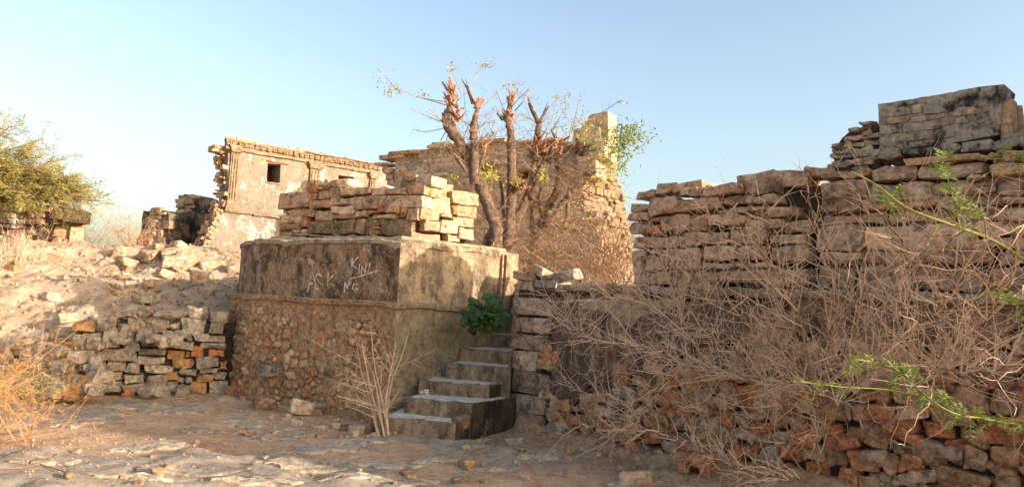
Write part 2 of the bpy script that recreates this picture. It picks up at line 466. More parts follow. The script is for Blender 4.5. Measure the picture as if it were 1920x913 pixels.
def plaster(name, base, alt, dark, dscale=(3, 3, 1.0), dlo=.45, dhi=.62, damt=.8, pale=None, plo=.58, phi=.7, bump=.35, lo=.42):
    b = NB(name)
    c = b.mix(b.mask(b.noise(1.7, 6, .65), .35, .65), lin(base), lin(alt))
    c = b.mix(b.math('MULTIPLY', b.mask(b.noise(2.2, 8, .72, b.pos(dscale)), dlo, dhi), damt), c, lin(dark))
    if pale: c = b.mix(b.math('MULTIPLY', b.mask(b.noise(2.7, 8, .72, b.pos((1.3, 1.3, .9))), plo, phi), .85), c, lin(pale))
    f = b.noise(32, 6, .72)
    c = b.mix(1.0, c, b.ramp(b.noise(12, 7, .75), [(.32, grey(lo)), (.46, grey(.95)), (.68, grey(1.35))]), 'MULTIPLY')
    c = b.mix(1.0, c, b.ramp(f, [(.25, grey(.6)), (.5, grey(1)), (.8, grey(1.28))]), 'MULTIPLY')
    c = b.mix(b.math('MULTIPLY', b.mask(b.noise(14, 5, .7), .58, .66), .45), c, lin(dark))
    nrm = b.bump(b.noise(9, 8, .7), bump, .03); nrm = b.bump(f, bump, .01, nrm)
    b.fin(c, .92, nrm)
plaster('plaster_facade', '857a6a', '7a6f60', '60564a', (1, 1, .8), .50, .66, .4, 'bdb2a2', .54, .62, .3, .78)
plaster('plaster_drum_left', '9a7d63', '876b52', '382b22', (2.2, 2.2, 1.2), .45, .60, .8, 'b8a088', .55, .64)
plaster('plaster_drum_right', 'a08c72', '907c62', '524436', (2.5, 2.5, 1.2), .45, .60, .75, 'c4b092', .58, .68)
plaster('plaster_plinth', '94846a', '857559', '54493a', (2.5, 2.5, .8), .46, .64, .6, '9f8f76', .6, .72)
plaster('plaster_wall', '836857', '937762', '453831', (2, 2, .9), .38, .58, .85, '8d735b', .60, .70)
plaster('coping', '8f7f6a', 'a08e76', '4a3e33', (3, 3, 2), .48, .64, .7, 'b5a48b', .58, .7)
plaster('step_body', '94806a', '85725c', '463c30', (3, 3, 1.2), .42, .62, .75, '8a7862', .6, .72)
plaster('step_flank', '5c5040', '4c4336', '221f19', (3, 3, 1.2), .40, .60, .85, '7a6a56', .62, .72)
plaster('step_tread', 'd0c6b8', 'c2b8aa', 'a09686', (3, 3, 3), .52, .68, .5, 'c8bfb3', .55, .7, .3)
plaster('trim_stone', '98836a', '89735a', '5c4936', (6, 6, 3), .46, .62, .75, 'ac9880', .58, .7)
plaster('dark_stub', '6b5b48', '7a6851', '23221d', (1.2, 1.2, 1.0), .42, .56, .9, '8a775d', .6, .7)
def plain(name, hexs, scale=8, bump=.3, rough=.85, trans=0, fine=40, dist=.01):
    b = NB(name); n = len(hexs)
    c = b.ramp(b.noise(scale, 5, .65), [(.3+.4*i/max(n-1, 1), lin(h)) for i, h in enumerate(hexs)])
    nrm = b.bump(b.noise(fine, 4, .7), bump, dist)
    b.fin(c, rough, nrm)
    if trans:
        tr = b.n('ShaderNodeBsdfTranslucent'); b.l(c, tr.inputs[0]); mx = b.n('ShaderNodeMixShader'); mx.inputs[0].default_value = trans
        b.l(b.bs.outputs[0], mx.inputs[1]); b.l(tr.outputs[0], mx.inputs[2]); b.l(mx.outputs[0], b.out.inputs[0])
plain('bark', ['5c493e', '7d6656', '98806e'], 12, 1.0, .95, 0, 30, .05)
plain('splinter', ['8f6650', 'a67a60', '7a5642'], 14, .6)
plain('shoot', ['8a7a66', 'a08c74'], 10)
plain('twig_pale', ['c2a286', 'd2b498', '9e8268'], 6)
plain('twig_brown', ['7a5c44', '94755a', '68503c'], 6)
plain('twig_straw', ['9c7048', 'b0845a', '80593a'], 5)
plain('twig_grey', ['857463', '9a8874', '6f6050'], 6)
plain('twig_green', ['8a8a4e', '75783c', 'a09a60'], 6)
plain('leaf_yellow', ['b5ab4e', '9c9a44', 'c4b662', '868a3a'], 3, .1, .7, .35)
plain('leaf_olive', ['9c9650', 'b3a660', '807f42', 'c2b270'], 2.2, .1, .75, .35)
plain('leaf_fresh', ['7e8c48', '919c56', '67753c', 'a5a664'], 7, .1, .6, .35)
plain('leaf_dark', ['2c4a24', '3d5f30', '243d1e', '4d7038'], 9, .1, .5, .15)
plain('dead_leaf', ['a8946c', '8f7c56', 'b8a680'], 9, .2)
plain('chalk', ['d0c0ac', 'dccdb9'], 20, .1)
plain('chalk_bright', ['b0a490', 'bcb09e'], 20, .1)
plain('scratch', ['a08c78', 'b4a08a'], 20, .1)
plain('red_plaster', ['9a4a2a', '86401f'], 8, .3)
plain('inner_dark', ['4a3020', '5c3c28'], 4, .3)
# ================================================================== plan of the place
WD = Vector((.69, -.72)).normalized(); WN = Vector((-WD.y, WD.x))*-1      # retaining wall runs along WD, faces WN
W0 = Vector((at(960, 700, 9.64).x, 9.64))
if WN.dot(-W0) < 0: WN = -WN
def wl(t, back=0.0): v = W0+WD*t-WN*back; return (v.x, v.y)
def X(px, py, d): return at(px, py, d).x
PA = (X(965, 545, 10.9), 10.9); PC = (X(748, 510, 9.45), 9.45); PB = (X(487, 510, 10.85), 10.85); PE = (X(447, 510, 11.75), 11.75)
PF = (PE[0]-.1, 12.9); PG = (PE[0]+1.2, 13.9); PH = (PA[0]-.6, 13.6); PI_ = (PA[0]+.05, 12.4)
RING = [PA, PC, PB, PE, PF, PG, PH, PI_]          # platform outline (upper drum), nearest corner PC

# ================================================================== terrain
def terrain(x, y):
    x = np.asarray(x, float); y = np.asarray(y, float); Z0 = np.zeros_like(x)
    P = np.stack([x, y, Z0], 1)
    big = fbm(P*.22, 3); mid = fbm(P*.9+5, 4); fin = fbm(P*3.1+9, 4)
    ridge = (1-2*np.abs(vnoise(P*2.7+31)))*.025+np.abs(fbm(P*7.3+3, 2))*.07
    yb = np.interp(x, [-80, -14, -7.2, -5.4, -4.3, -3.9, -.5, .05, .3, 14, 80], [9.3, 9.6, 10.2, 11.0, 11.4, 12.2, 12.2, 10.45, W0.y+.25-1.043*(.3-W0.x), W0.y+.35-1.043*(14-W0.x), W0.y-1.043*(80-W0.x)])
    wdt = np.interp(x, [-14, -7.2, -5.4, -4.3, .3, 3], [2.6, 2.0, .9, .5, .4, .4])
    mask = sstep(0, 1, (y-yb)/wdt)
    left = np.clip(.72+(y-11.2)*.30, .3, np.interp(x, [-14, -9, -6.6, -5], [2.5, 2.3, 2.25, 1.95]))+mid*.15+big*.06+fin*.045+ridge
    left = left-np.clip((y-19)*.05, 0, .4)
    right = 1.68+np.clip((y-10)*.045, 0, .5)+mid*.05+fin*.015
    lv = left+(right-left)*sstep(-4.6, -2.6, x)
    lv = lv-sstep(40, 200, y)*1.0
    sd = (x-W0.x)*(-WN.x)+(y-W0.y)*(-WN.y)
    plate = sstep(.06, .34, fbm(np.stack([x*.62+3.1, y*1.25+1.7, Z0], 1), 4))*np.clip(1-abs(x+2.4)/6.5, 0, 1)
    plate = plate*sstep(13, 9.5, y)
    front = mid*.030+fin*.016+plate*.018*(1+1.5*fin)+abs(fin)*.012
    foot = .16*np.exp(-np.clip(-sd-.05, 0, 9)/.28)*(.7+.5*mid)*(sd < .3)*(x > .2)
    return front*(1-mask)+foot*(1-mask)+lv*mask, plate*(1-mask), mask
def growth(a, step, lim, g=1.16):
    out = []; s = step
    while abs(a) < lim: a += s if lim > 0 else -s; out.append(a); s *= g
    return out
gx = np.arange(-10, 5.0, .06); gx = np.concatenate([growth(-10, .08, -500)[::-1] if False else np.array([-10-v for v in np.cumsum(.08*1.14**np.arange(46))])[::-1], gx, np.array([5+v for v in np.cumsum(.08*1.14**np.arange(46))])])
gy = np.concatenate([np.array([4.6-v for v in np.cumsum(.1*1.18**np.arange(32))])[::-1], np.arange(4.6, 12.6, .06), np.arange(12.6, 19, .12), np.array([19+v for v in np.cumsum(.2*1.13**np.arange(48))])])
GX, GY = np.meshgrid(gx, gy); sh = GX.shape
gz, gp, gm = terrain(GX.ravel(), GY.ravel())
GZ = gz.reshape(sh)
def tz(x, y):
    i = min(max(int(np.searchsorted(gx, x))-1, 0), len(gx)-2); j = min(max(int(np.searchsorted(gy, y))-1, 0), len(gy)-2)
    a = (x-gx[i])/(gx[i+1]-gx[i]); c_ = (y-gy[j])/(gy[j+1]-gy[j])
    return float((GZ[j, i]*(1-a)+GZ[j, i+1]*a)*(1-c_)+(GZ[j+1, i]*(1-a)+GZ[j+1, i+1]*a)*c_)
Vg = np.stack([GX.ravel(), GY.ravel(), gz], 1); nx = sh[1]
I0 = (np.arange(sh[0]-1)[:, None]*nx+np.arange(nx-1)[None, :]).ravel()
Fg = np.stack([I0, I0+1, I0+1+nx, I0+nx], 1)
b = NB('earth')
at_ = b.n('ShaderNodeAttribute'); at_.attribute_name = 'outcrop'; am = b.n('ShaderNodeAttribute'); am.attribute_name = 'mound'
soil = b.mix(b.mask(b.noise(.9, 6, .62), .36, .64), lin('dcb894'), lin('cca37e'))
soil = b.mix(b.math('MULTIPLY', b.mask(b.noise(2.1, 6, .66, dist=.6), .52, .68), .7), soil, lin('bd8f6a'))
rockc = b.mix(b.mask(b.noise(4, 7, .7), .4, .62), lin('c0ae98'), lin('ab967e'))
c = b.mix(b.mask(b.math('ADD', at_.outputs['Fac'], b.math('MULTIPLY', b.math('SUBTRACT', b.noise(7, 7, .72), .5), 1.1)), .42, .70), soil, rockc)
mnd = b.mix(b.mask(b.noise(1.3, 7, .68), .38, .62), lin('cbb095'), lin('b89a7c'))
mnd = b.mix(b.math('MULTIPLY', b.mask(b.noise(3.7, 7, .7), .54, .68), .75), mnd, lin('ab7c54'))
c = b.mix(am.outputs['Fac'], c, mnd)
c = b.mix(1.0, c, b.ramp(b.noise(9, 8, .76), [(.34, grey(.55)), (.47, grey(1)), (.66, grey(1.2))]), 'MULTIPLY')
f = b.noise(48, 6, .78)
c = b.mix(1.0, c, b.ramp(f, [(.28, grey(.6)), (.5, grey(1)), (.75, grey(1.25))]), 'MULTIPLY')
c = b.mix(b.math('MULTIPLY', b.mask(b.vor(34), .0, .22), -1.0) if False else b.math('MULTIPLY', b.mask(b.noise(24, 4, .75), .62, .68), .5), c, lin('8a6a50'))
nrm = b.bump(b.noise(6, 8, .72), .8, .07); nrm = b.bump(b.noise(26, 6, .75), .85, .025, nrm); nrm = b.bump(f, .4, .008, nrm)
b.fin(c, .95, nrm)
ground = build('ground', Vg, Fg.tolist(), 'earth', None, smooth=180, kind='structure', origin=(0, 0, 0))
for nm, arr in (('outcrop', gp), ('mound', gm*(sstep(-2.5, -4.5, GX.ravel())*.999+.0))):
    a = ground.data.attributes.new(nm, 'FLOAT', 'POINT'); a.data.foreach_set('value', arr.astype(np.float32))

# ================================================================== octagonal platform
plat = empty('octagonal_platform', ((PC[0]+PG[0])/2, 11.8, 0), 'large octagonal masonry platform with rubble plinth, plastered drum and scratched graffiti', 'platform')
def offset_ring(ring, d):
    n = len(ring); out = []; cx = sum(p[0] for p in ring)/n; cy = sum(p[1] for p in ring)/n
    for i in range(n):
        p = Vector(ring[i]); a = (p-Vector(ring[i-1])).normalized(); c_ = (Vector(ring[(i+1) % n])-p).normalized()
        na = Vector((a.y, -a.x)); nc = Vector((c_.y, -c_.x))
        if na.dot(p-Vector((cx, cy))) < 0: na = -na
        if nc.dot(p-Vector((cx, cy))) < 0: nc = -nc
        m = (na+nc); m = m/ max(m.dot(na), .2); out.append((p.x+m.x*d, p.y+m.y*d))
    return out
def drum(name, prof, ring, step, amp, parent, mats, chip=0.0, seed=0, cap=True):
    """a wall running round the outline: prof = [(z, outward offset)], surface slightly uneven"""
    S = []; seg = []
    n = len(ring)
    for i in range(n):
        a = Vector(ring[i]); b_ = Vector(ring[(i+1) % n]); m = max(2, int((b_-a).length/(step if i < 3 or i == n-1 else .4)))
        for k in range(m): S.append((i, k/m)); seg.append(i)
    rings = {o: offset_ring(ring, o) for o in set(p[1] for p in prof)}
    V = []; m = len(S)
    for z, o in prof:
        rr = rings[o]
        for i, t in S:
            a = Vector(rr[i]); b_ = Vector(rr[(i+1) % n]); p = a.lerp(b_, t); V.append((p.x, p.y, z))
    V = np.array(V); cx, cy = V[:, 0].mean(), V[:, 1].mean()
    D = V[:, :2]-np.array([cx, cy]); D /= np.linalg.norm(D, axis=1, keepdims=True)
    nn = fbm(V*2.3+seed, 4)*amp; V[:, :2] += D*nn[:, None]
    top = np.repeat(np.array([p[0] for p in prof]), m); edge = top > max(p[0] for p in prof)-.12
    V[:, 2] += np.where(edge, np.minimum(fbm(V*3.7+seed+4, 4)*chip, chip*.25), 0)
    F = []; fm = []
    for r in range(len(prof)-1):
        for k in range(m):
            k2 = (k+1) % m; F.append((r*m+k, (r+1)*m+k, (r+1)*m+k2, r*m+k2)); fm.append(mats[1][seg[k]])
    if cap: F.append(tuple((len(prof)-1)*m+k for k in reversed(range(m)))); fm.append(len(mats[0])-1)
    return build(name, V, F, None, parent, smooth=40, mats=mats[0], fm=fm)
ZL, ZT = 1.50, 2.30
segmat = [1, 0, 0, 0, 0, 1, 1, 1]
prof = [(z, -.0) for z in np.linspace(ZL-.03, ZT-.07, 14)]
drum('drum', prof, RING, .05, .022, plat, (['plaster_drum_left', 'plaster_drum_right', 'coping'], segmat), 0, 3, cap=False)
# coping: chamfered cap stone ring, slightly overhanging and chipped
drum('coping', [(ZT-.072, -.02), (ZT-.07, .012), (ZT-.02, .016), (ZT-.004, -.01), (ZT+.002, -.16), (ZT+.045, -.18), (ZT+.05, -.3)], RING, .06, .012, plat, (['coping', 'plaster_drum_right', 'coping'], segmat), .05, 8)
# plinth core with lip
LR = offset_ring(RING, .10)
drum('plinth', [(-.3, .05), (.4, .03), (.9, .015), (1.2, .01), (ZL-.075, .015), (ZL-.065, .05), (ZL-.02, .055), (ZL, .03), (ZL+.004, -.12)], LR, .06, .03, plat, (['mortar_red', 'plaster_plinth', 'coping'], segmat), .02, 14)
lip = []
# rubble facing of the two shaded facets
def facet(i, ring, batter=.035):
    a, b_ = ring[i], ring[(i+1) % len(ring)]; f_ = Face(a, b_, batter); f_.p0 = f_.p0+f_.N*.05; return f_
fL = facet(1, LR); fLL = facet(2, LR)
def keep_rub(face):
    def k(u, z):
        p = face.pt(u, z); nz = fbm([[p.x*1.4, p.y*1.4, z*2.2]], 3)[0]
        return nz > -.75+max(0, z-.35)*.62
    return k
RM = ['stone_rubble']*8+['stone_brown', 'stone_tan', 'stone_rust']
rubble(fL, [(.07, -.06), (fL.L, -.06), (fL.L, 1.36), (.07, 1.36)], plat, RM, .115, .088, .008, (.004, .032), 340, keep_rub(fL), dens=lambda u, z: .56, shr=(.7, 1.1))
rubble(fLL, [(0, -.06), (fLL.L*.8, -.06), (fLL.L*.8, 1.36), (0, 1.36)], plat, RM, .115, .088, .008, (.004, .04), 90, keep_rub(fLL), dens=lambda u, z: .56, shr=(.7, 1.1))
# dark squared block left sticking out of the rubble
c = fL.pt(fL.px(512, 693)[0], fL.px(512, 693)[1], .06)
stone('projecting_block', c, fL.U, fL.N, fL.Z, (.115, .12, .075), 'parapet', plat, bevel=.02, skew=.12)
# plastered ashlar on the stair facet
fR = facet(0, LR, .03)
zz = (700, 420, 2.174)
ash = [(100, 322, 255, 440), (255, 330, 390, 360), (255, 362, 380, 440), (98, 442, 275, 510), (275, 445, 420, 515), (92, 512, 180, 622), (180, 512, 330, 620), (88, 624, 190, 668), (190, 622, 300, 672), (84, 668, 130, 755), (380, 340, 470, 440), (470, 345, 565, 440)]
stones_px(fR, ash, plat, 'plaster_plinth', zz, .2, -.012, 'ashlar_block', .002, jit=.006, bevel=.010, skew=.02, rough=.008)
# narrow pilaster strip by the right end of the lit facet
fU = Face(RING[0], RING[1])
u0, u1, z0, z1 = rect_px(fU, 941, 480, 963, 570)
stone('corner_pilaster', fU.pt((u0+u1)/2, 1.88, .012), fU.U, fU.N, fU.Z, ((u1-u0)/2, .06, .37), 'plaster_drum_right', plat, bevel=.012, skew=.02, rough=.006)
stone('corner_rib', fU.pt(u1+.04, 1.88, .004), fU.U, fU.N, fU.Z, (.014, .045, .36), 'stone_brown', plat, bevel=.01, skew=.05, rough=.006)
# graffiti scratched into the dark facet
fD = Face(RING[1], RING[2]); z4 = (400, 420, 2.4026)
G = [[[(430, 305), (440, 262), (452, 218), (462, 258), (470, 295)], [(438, 268), (466, 268)]], [[(492, 235), (478, 222), (465, 238), (478, 258), (492, 275), (480, 295), (464, 285)]],
     [[(522, 222), (520, 280)], [(545, 232), (522, 255), (548, 278)]], [[(595, 306), (598, 265), (608, 292), (619, 262), (622, 302)]], [[(655, 270), (640, 271), (632, 290), (646, 305), (658, 292), (646, 289)]],
     [[(633, 158), (622, 208)], [(657, 150), (628, 184), (655, 203)]], [[(664, 182), (661, 222)]], [[(671, 224), (675, 190), (688, 220), (692, 184)]], [[(695, 180), (690, 214), (703, 216), (711, 178)]], [[(620, 246), (680, 232), (745, 211)]]]
strokes_px(fD, G, z4, .02, plat, 'chalk', .022)
G2 = [[(185, 190), (178, 160), (192, 140), (208, 155), (225, 145), (240, 160), (228, 185), (208, 205)], [(205, 190), (212, 240), (208, 300)], [(265, 210), (268, 250)], [(285, 205), (288, 260)], [(266, 232), (310, 228)], [(310, 200), (312, 255)],
      [(480, 150), (520, 122), (560, 120), (590, 140), (600, 165)], [(735, 290), (738, 320), (760, 318)], [(250, 270), (262, 310)], [(370, 240), (378, 320)], [(130, 200), (150, 240), (170, 210)], [(340, 160), (355, 200)], [(700, 260), (722, 290)]]
for k in range(150):
    a = rng.uniform(130, 800); q = rng.uniform(120, 320); G2.append([(a, q), (a+rng.uniform(-18, 18), q+rng.uniform(-30, 30)), (a+rng.uniform(-22, 22), q+rng.uniform(-10, 40))])
strokes_px(fD, G2, z4, .008, plat, 'scratch', .020, 'scratches', 'stuff')
G3 = []
for k in range(40):
    a = rng.uniform(140, 500); q = rng.uniform(90, 300); G3.append([(a, q), (a+rng.uniform(-12, 12), q+rng.uniform(-22, 22)), (a+rng.uniform(-14, 14), q+rng.uniform(-10, 25))])
strokes_px(fU, G3, zz, .006, plat, 'scratch', .020, 'scratches', 'stuff')

# ================================================================== stair
stair = empty('stone_stair', at(800, 815, 8.6), 'worn flight of six pale topped stone steps climbing beside the platform', 'stairs')
SL = [(710, 783, 8.58), (757, 743, 9.0), (787, 713, 9.32), (838, 679, 9.68), (864, 652, 10.0), (908, 625, 10.4)]
SR = [(855, 791, 8.48), (886, 757, 8.68), (918, 721, 9.2), (958, 688, 9.42), (961, 659, 9.78), (964, 627, 10.5)]
for i in range(6):
    a = at(*SL[i]); r = at(*SR[i]); z = (a.z+r.z)/2
    back = Vector((.52, .85)) if i < 3 else Vector((.12, .99)); bl = 1.5 if i < 4 else 1.2
    A = Vector((a.x, a.y)); B = Vector((r.x, r.y)); ed = (B-A); U2 = ed.normalized()
    nb = Vector((-U2.y, U2.x)); nb = nb if nb.y > 0 else -nb
    poly = []
    K = 14
    for k in range(K+1):                      # worn front edge
        p = A.lerp(B, k/K); wv = .018*math.sin(k*1.9+i*2.3)+rng.uniform(-.012, .012)
        if i == 0 and 5 <= k <= 10: wv += .07*(1-abs(k-7.5)/3)
        poly.append(p+nb*wv)
    Bk = B+back*bl; Ak = A+nb*bl
    m0 = len(poly); zb = -.25
    V = []; F = []
    bev = .022
    lev = [(zb, .0), (z*.5 if i == 0 else z-.11, -.012), (z-bev, -.006), (z-.004, bev)]
    for zz_, ins in lev:
        for k, p in enumerate(poly):
            q = p+nb*(ins+(rng.uniform(-.012, .012) if zz_ < z-.05 else rng.uniform(-.004, .004)))
            dz = rng.uniform(-.006, .004) if zz_ > z-.05 else 0
            V.append((q.x, q.y, zz_+dz))
        for k in range(1, 7):
            q = B.lerp(Bk, k/6)-U2*(ins if ins > 0 else 0)+nb*(ins if ins > 0 else 0)+U2*rng.uniform(-.012, .01); V.append((q.x, q.y, zz_+(rng.uniform(-.006, .004) if zz_ > z-.05 else 0)))
        V.append((Ak.x, Ak.y, zz_))
    m = m0+7
    for rI in range(len(lev)-1):
        for k in range(m):
            k2 = (k+1) % m; F.append((rI*m+k, rI*m+k2, (rI+1)*m+k2, (rI+1)*m+k))
    F.append(tuple((len(lev)-1)*m+k for k in range(m)))
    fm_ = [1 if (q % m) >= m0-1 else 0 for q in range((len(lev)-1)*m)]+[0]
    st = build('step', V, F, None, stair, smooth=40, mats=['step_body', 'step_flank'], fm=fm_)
    # worn pale tread surface; light on the tops is also put into the colour
    run = .9 if i < 5 else .5
    T = []; front = []
    for k in range(K+1): front.append(poly[k]+nb*(.026+.010*math.sin(k*1.3+i)+rng.uniform(-.006, .006))+U2*(.05 if k == 0 else -.06 if k == K else 0))
    rows = 5; TV = []; TF = []
    for q in range(rows+1):
        for k in range(K+1):
            p = front[k]+(nb*(1-k/K)+back.normalized()*(k/K))*(run*.9*q/rows); TV.append((p.x, p.y, z+.004+rng.uniform(-.001, .002)-(0.012 if q == 0 or k in (0, K) else 0)))
    for q in range(rows):
        for k in range(K): TF.append((q*(K+1)+k, q*(K+1)+k+1, (q+1)*(K+1)+k+1, (q+1)*(K+1)+k))
    build('tread', TV, TF, 'step_tread', st, smooth=60)
    # stones bedded under the risers
# red block at the left end of the lowest step
c = at(716, 783, 8.78); stone('end_block', (c.x, c.y+.1, .07), Vector((.97, -.1, 0)).normalized(), Vector((-.1, -.97, 0)).normalized(), Vector((0, 0, 1)), (.105, .14, .115), 'stone_rust', stair, bevel=.03)
# stones bedded in the flank of the stair
fs = Face((at(*SR[0]).x, at(*SR[0]).y), (W0.x, W0.y-.02))
stones_px(fs, [(345, 780, 400, 830), (505, 735, 560, 770), (400, 790, 470, 850), (470, 770, 540, 800)], stair, 'stone_block', zz, .14, .02, 'flank_stone', bevel=.02)
# white pebbles left on the second step
pb = at(794, 734, 9.32)
for dx, rr_, wd_ in ((-.03, .8, 'smaller'), (.035, 1.2, 'larger')): tag(stone('pebble', (pb.x+dx, pb.y, at(*SL[1]).z+.025), Vector((1, 0, 0)), Vector((0, 1, 0)), Vector((0, 0, 1)), (.03*rr_, .025*rr_, .022*rr_), 'step_tread', None, bevel=.015), wd_+' white pebble lying on the second lowest stair tread', 'pebble', 'white pebbles on the stair')

# ================================================================== retaining wall (right)
fW = Face(W0, wl(10.5)); TEND = 10.3
ret = empty('retaining_wall', (wl(3)[0], wl(3)[1], 0), 'long retaining wall of rust rubble under dark plaster with flat coping, right side', 'wall')
ZW = 1.74
# core
mb = MB(); V, F = wall_poly(Face(W0, wl(TEND)), [(0, -.4), (TEND, -.4), (TEND, ZW), (0, ZW)], .7, w=-.05); mb.add(V, F); mb.build('core', 'mortar', ret)
z1_ = (960, 500, 2.21)
quoins = [(4, 132, 190, 205), (4, 208, 165, 277), (4, 280, 152, 346), (4, 348, 118, 430), (2, 432, 158, 527), (0, 529, 144, 603), (0, 602, 132, 655), (120, 350, 190, 430), (170, 205, 215, 280)]
stones_px(fW, quoins, ret, 'stone_block', z1_, .3, .03, 'quoin', .005, jit=.012, bevel=.018, skew=.04)
stones_px(fW, [(120, 380, 185, 425, 'stone_ochre')], ret, 'stone_ochre', z1_, .1, .075, 'ochre_stone', bevel=.025, skew=.3)
# dark plaster remnant with a broken lower edge
edge = [(1040, 560), (1300, 562), (1420, 562), (1430, 600), (1380, 640), (1310, 650), (1260, 690), (1240, 720), (1190, 700), (1160, 735), (1110, 720), (1080, 760), (1040, 740)]
pp = pxpoly(fW, edge); 
def jag(poly, s, amp):
    out = []
    for i in range(len(poly)):
        a, b_ = Vector(poly[i]), Vector(poly[(i+1) % len(poly)]); n = max(1, int((b_-a).length/s))
        for k in range(n):
            p = a.lerp(b_, k/n); out.append((p.x+rng.uniform(-amp, amp), p.y+rng.uniform(-amp, amp)))
    return out
PLA = jag(pp, .07, .022)
V, F = wall_poly(fW, PLA, .05, w=.05); build('plaster_skin', V, F, 'plaster_wall', ret)
pp2 = jag(pxpoly(fW, [(1480, 558), (1900, 556), (1940, 600), (1850, 640), (1700, 650), (1600, 640), (1500, 625)]), .07, .025)
V, F = wall_poly(fW, pp2, .05, w=.05); build('plaster_skin', V, F, 'plaster_wall', ret)
pp3 = jag(pxpoly(fW, [(1088, 562), (1290, 563), (1285, 572), (1210, 590), (1190, 612), (1165, 612), (1150, 585), (1100, 578)]), .05, .012)
V, F = wall_poly(fW, pp3, .03, w=.062); build('pale_plaster_patch', V, F, 'stone_pale', ret)
uq = fW.px(1030, 700)[0]; ue = fW.px(1990, 700)[0]
WM = ['stone_rust', 'stone_rubble', 'stone_rust', 'stone_brown', 'stone_tan']
def keepw(u, z): return not inpoly(PLA, u, z) or rng.random() < .16
WM = ['stone_rust', 'stone_brown', 'stone_rubble', 'stone_rust', 'stone_block', 'stone_rust', 'stone_rubble']
boulders(fW, [(uq, -.12), (ue, -.12), (ue, .98), (uq, .98)], ret, WM, .165, .105, .24, .045, .045, keepw, lambda u, z: .66, 270, .94, bevel=.045, skew=.34, rough=.02)
def keepw2(u, z): return not (inpoly(PLA, u, z) or inpoly(pp2, u, z))
boulders(fW, [(uq, .96), (ue, .96), (ue, ZW-.05), (uq, ZW-.05)], ret, ['stone_brown', 'stone_tan', 'stone_block'], .2, .12, .2, .035, .03, keepw2, lambda u, z: .74, 140, .97, bevel=.04, skew=.26, rough=.016)
boulders(fW, [(ue-.1, -.12), (TEND, -.12), (TEND, ZW-.03), (ue-.1, ZW-.03)], ret, WM, .34, .2, .26, .03, .045, None, lambda u, z: .8, 160, .98, join=True, bevel=.05, skew=.3, rough=.02)
# coping slabs
u = fW.px(1052, 545)[0]
while u < TEND-.9:
    L = rng.uniform(.45, .95); stone('coping_slab', fW.pt(u+L/2, ZW+.04, -.17+rng.uniform(-.015, .015)), fW.U, fW.N, fW.Z, (L/2-.004, .27, .04), 'coping', ret, bevel=.014, skew=.05, rough=.012, seg=2); u += L
u = -.02
strokes_px(fW, [[(275, 285), (258, 283), (246, 300), (255, 320), (272, 312), (268, 300)], [(286, 335), (296, 288), (312, 333)], [(290, 315), (308, 313)], [(330, 290), (330, 335)], [(250, 350), (300, 352)], [(275, 365), (280, 400)], [(300, 360), (325, 362), (312, 385), (330, 410)], [(345, 300), (365, 330)], [(250, 380), (262, 420)]], z1_, .012, ret, 'scratch', .056, 'scratches', 'stuff')
# loose blocks heaped on the wall head beside the platform
lb = [(2, 20, 75, 62, 'stone_lit'), (38, 62, 90, 122, 'stone_pale'), (6, 65, 38, 124, 'stone_block'), (95, 55, 195, 92, 'stone_grey'), (90, 90, 200, 124, 'stone_pale'), (165, 12, 245, 60, 'stone_grey'), (75, 5, 140, 48, 'stone_pale'), (60, 22, 98, 60, 'stone_lit')]
fH = Face((at(962, 520, 10.35).x, 10.35), (at(1075, 520, 9.75).x, 9.75))
heap = stones_px(fH, [r[:4] for r in lb], None, 'stone_pale', z1_, .3, .0, 'loose_block', bevel=.03, skew=.16)
nm = ['pale sunlit block lying flat on wall head touching the platform', 'squarish pale block propped beneath the leaning grey slab', 'small brown block wedged against platform corner above stair', 'long grey block in middle of heap on wall head', 'pale slab at bottom of block heap above stair', 'tilted grey slab at right end of block heap', 'pale slanting slab on top of block heap', 'small sunlit stone between slabs of block heap']
for o, r, l_ in zip(heap, lb, nm):
    tag(o, l_, 'stone block', 'blocks heaped on the wall head'); o.data.materials[0] = MAT[r[4]]
heap[5].rotation_euler = (0, R(-16), R(10)); heap[6].rotation_euler = (0, R(22), R(-8)); heap[0].rotation_euler = (0, R(6), 0)

# ================================================================== upper dry stone wall (right)
SB = .16
fX = Face(wl(0, SB), wl(10, SB))
upw = empty('dry_stone_wall', (wl(4, .7)[0], wl(4, .7)[1], ZW+.08), 'tall dry laid wall of big weathered blocks standing on the retaining wall', 'wall')
z7 = (1000, 300, 2.173); z8 = (1480, 130, 2.122)
A7 = [(388, 172, 478, 212), (388, 212, 480, 250), (470, 150, 590, 228), (600, 102, 688, 150), (688, 100, 778, 148), (588, 148, 762, 216), (478, 228, 532, 258, 'stone_rust'), (390, 250, 470, 308), (467, 260, 520, 306, 'stone_rust'), (520, 218, 645, 298), (640, 220, 716, 292), (400, 304, 618, 362), (612, 290, 800, 352), (750, 94, 860, 142), (845, 64, 1000, 140),
      (408, 365, 466, 510), (466, 388, 545, 452), (528, 365, 582, 414), (472, 362, 528, 386), (548, 392, 580, 450), (580, 358, 692, 448), (460, 452, 648, 512), (697, 350, 830, 412, 'stone_tan'), (832, 345, 962, 412), (690, 415, 822, 446), (720, 220, 870, 272, 'stone_tan'), (770, 145, 870, 190), (870, 142, 1000, 185), (765, 190, 960, 220), (962, 186, 1080, 236), (872, 238, 1010, 285), (800, 275, 950, 345), (1010, 240, 1130, 300), (955, 300, 1110, 345), (965, 348, 1120, 420), (650, 448, 760, 510), (760, 448, 950, 512), (825, 415, 960, 446), (955, 440, 1130, 512)]
stones_px(fX, A7, upw, 'stone_brown', z7, .42, .02, 'block', .014, bevel=.028, skew=.13, seg=2, rough=.014)
u1 = fX.px(1530, 450)[0]; uE = fX.px(2010, 450)[0]
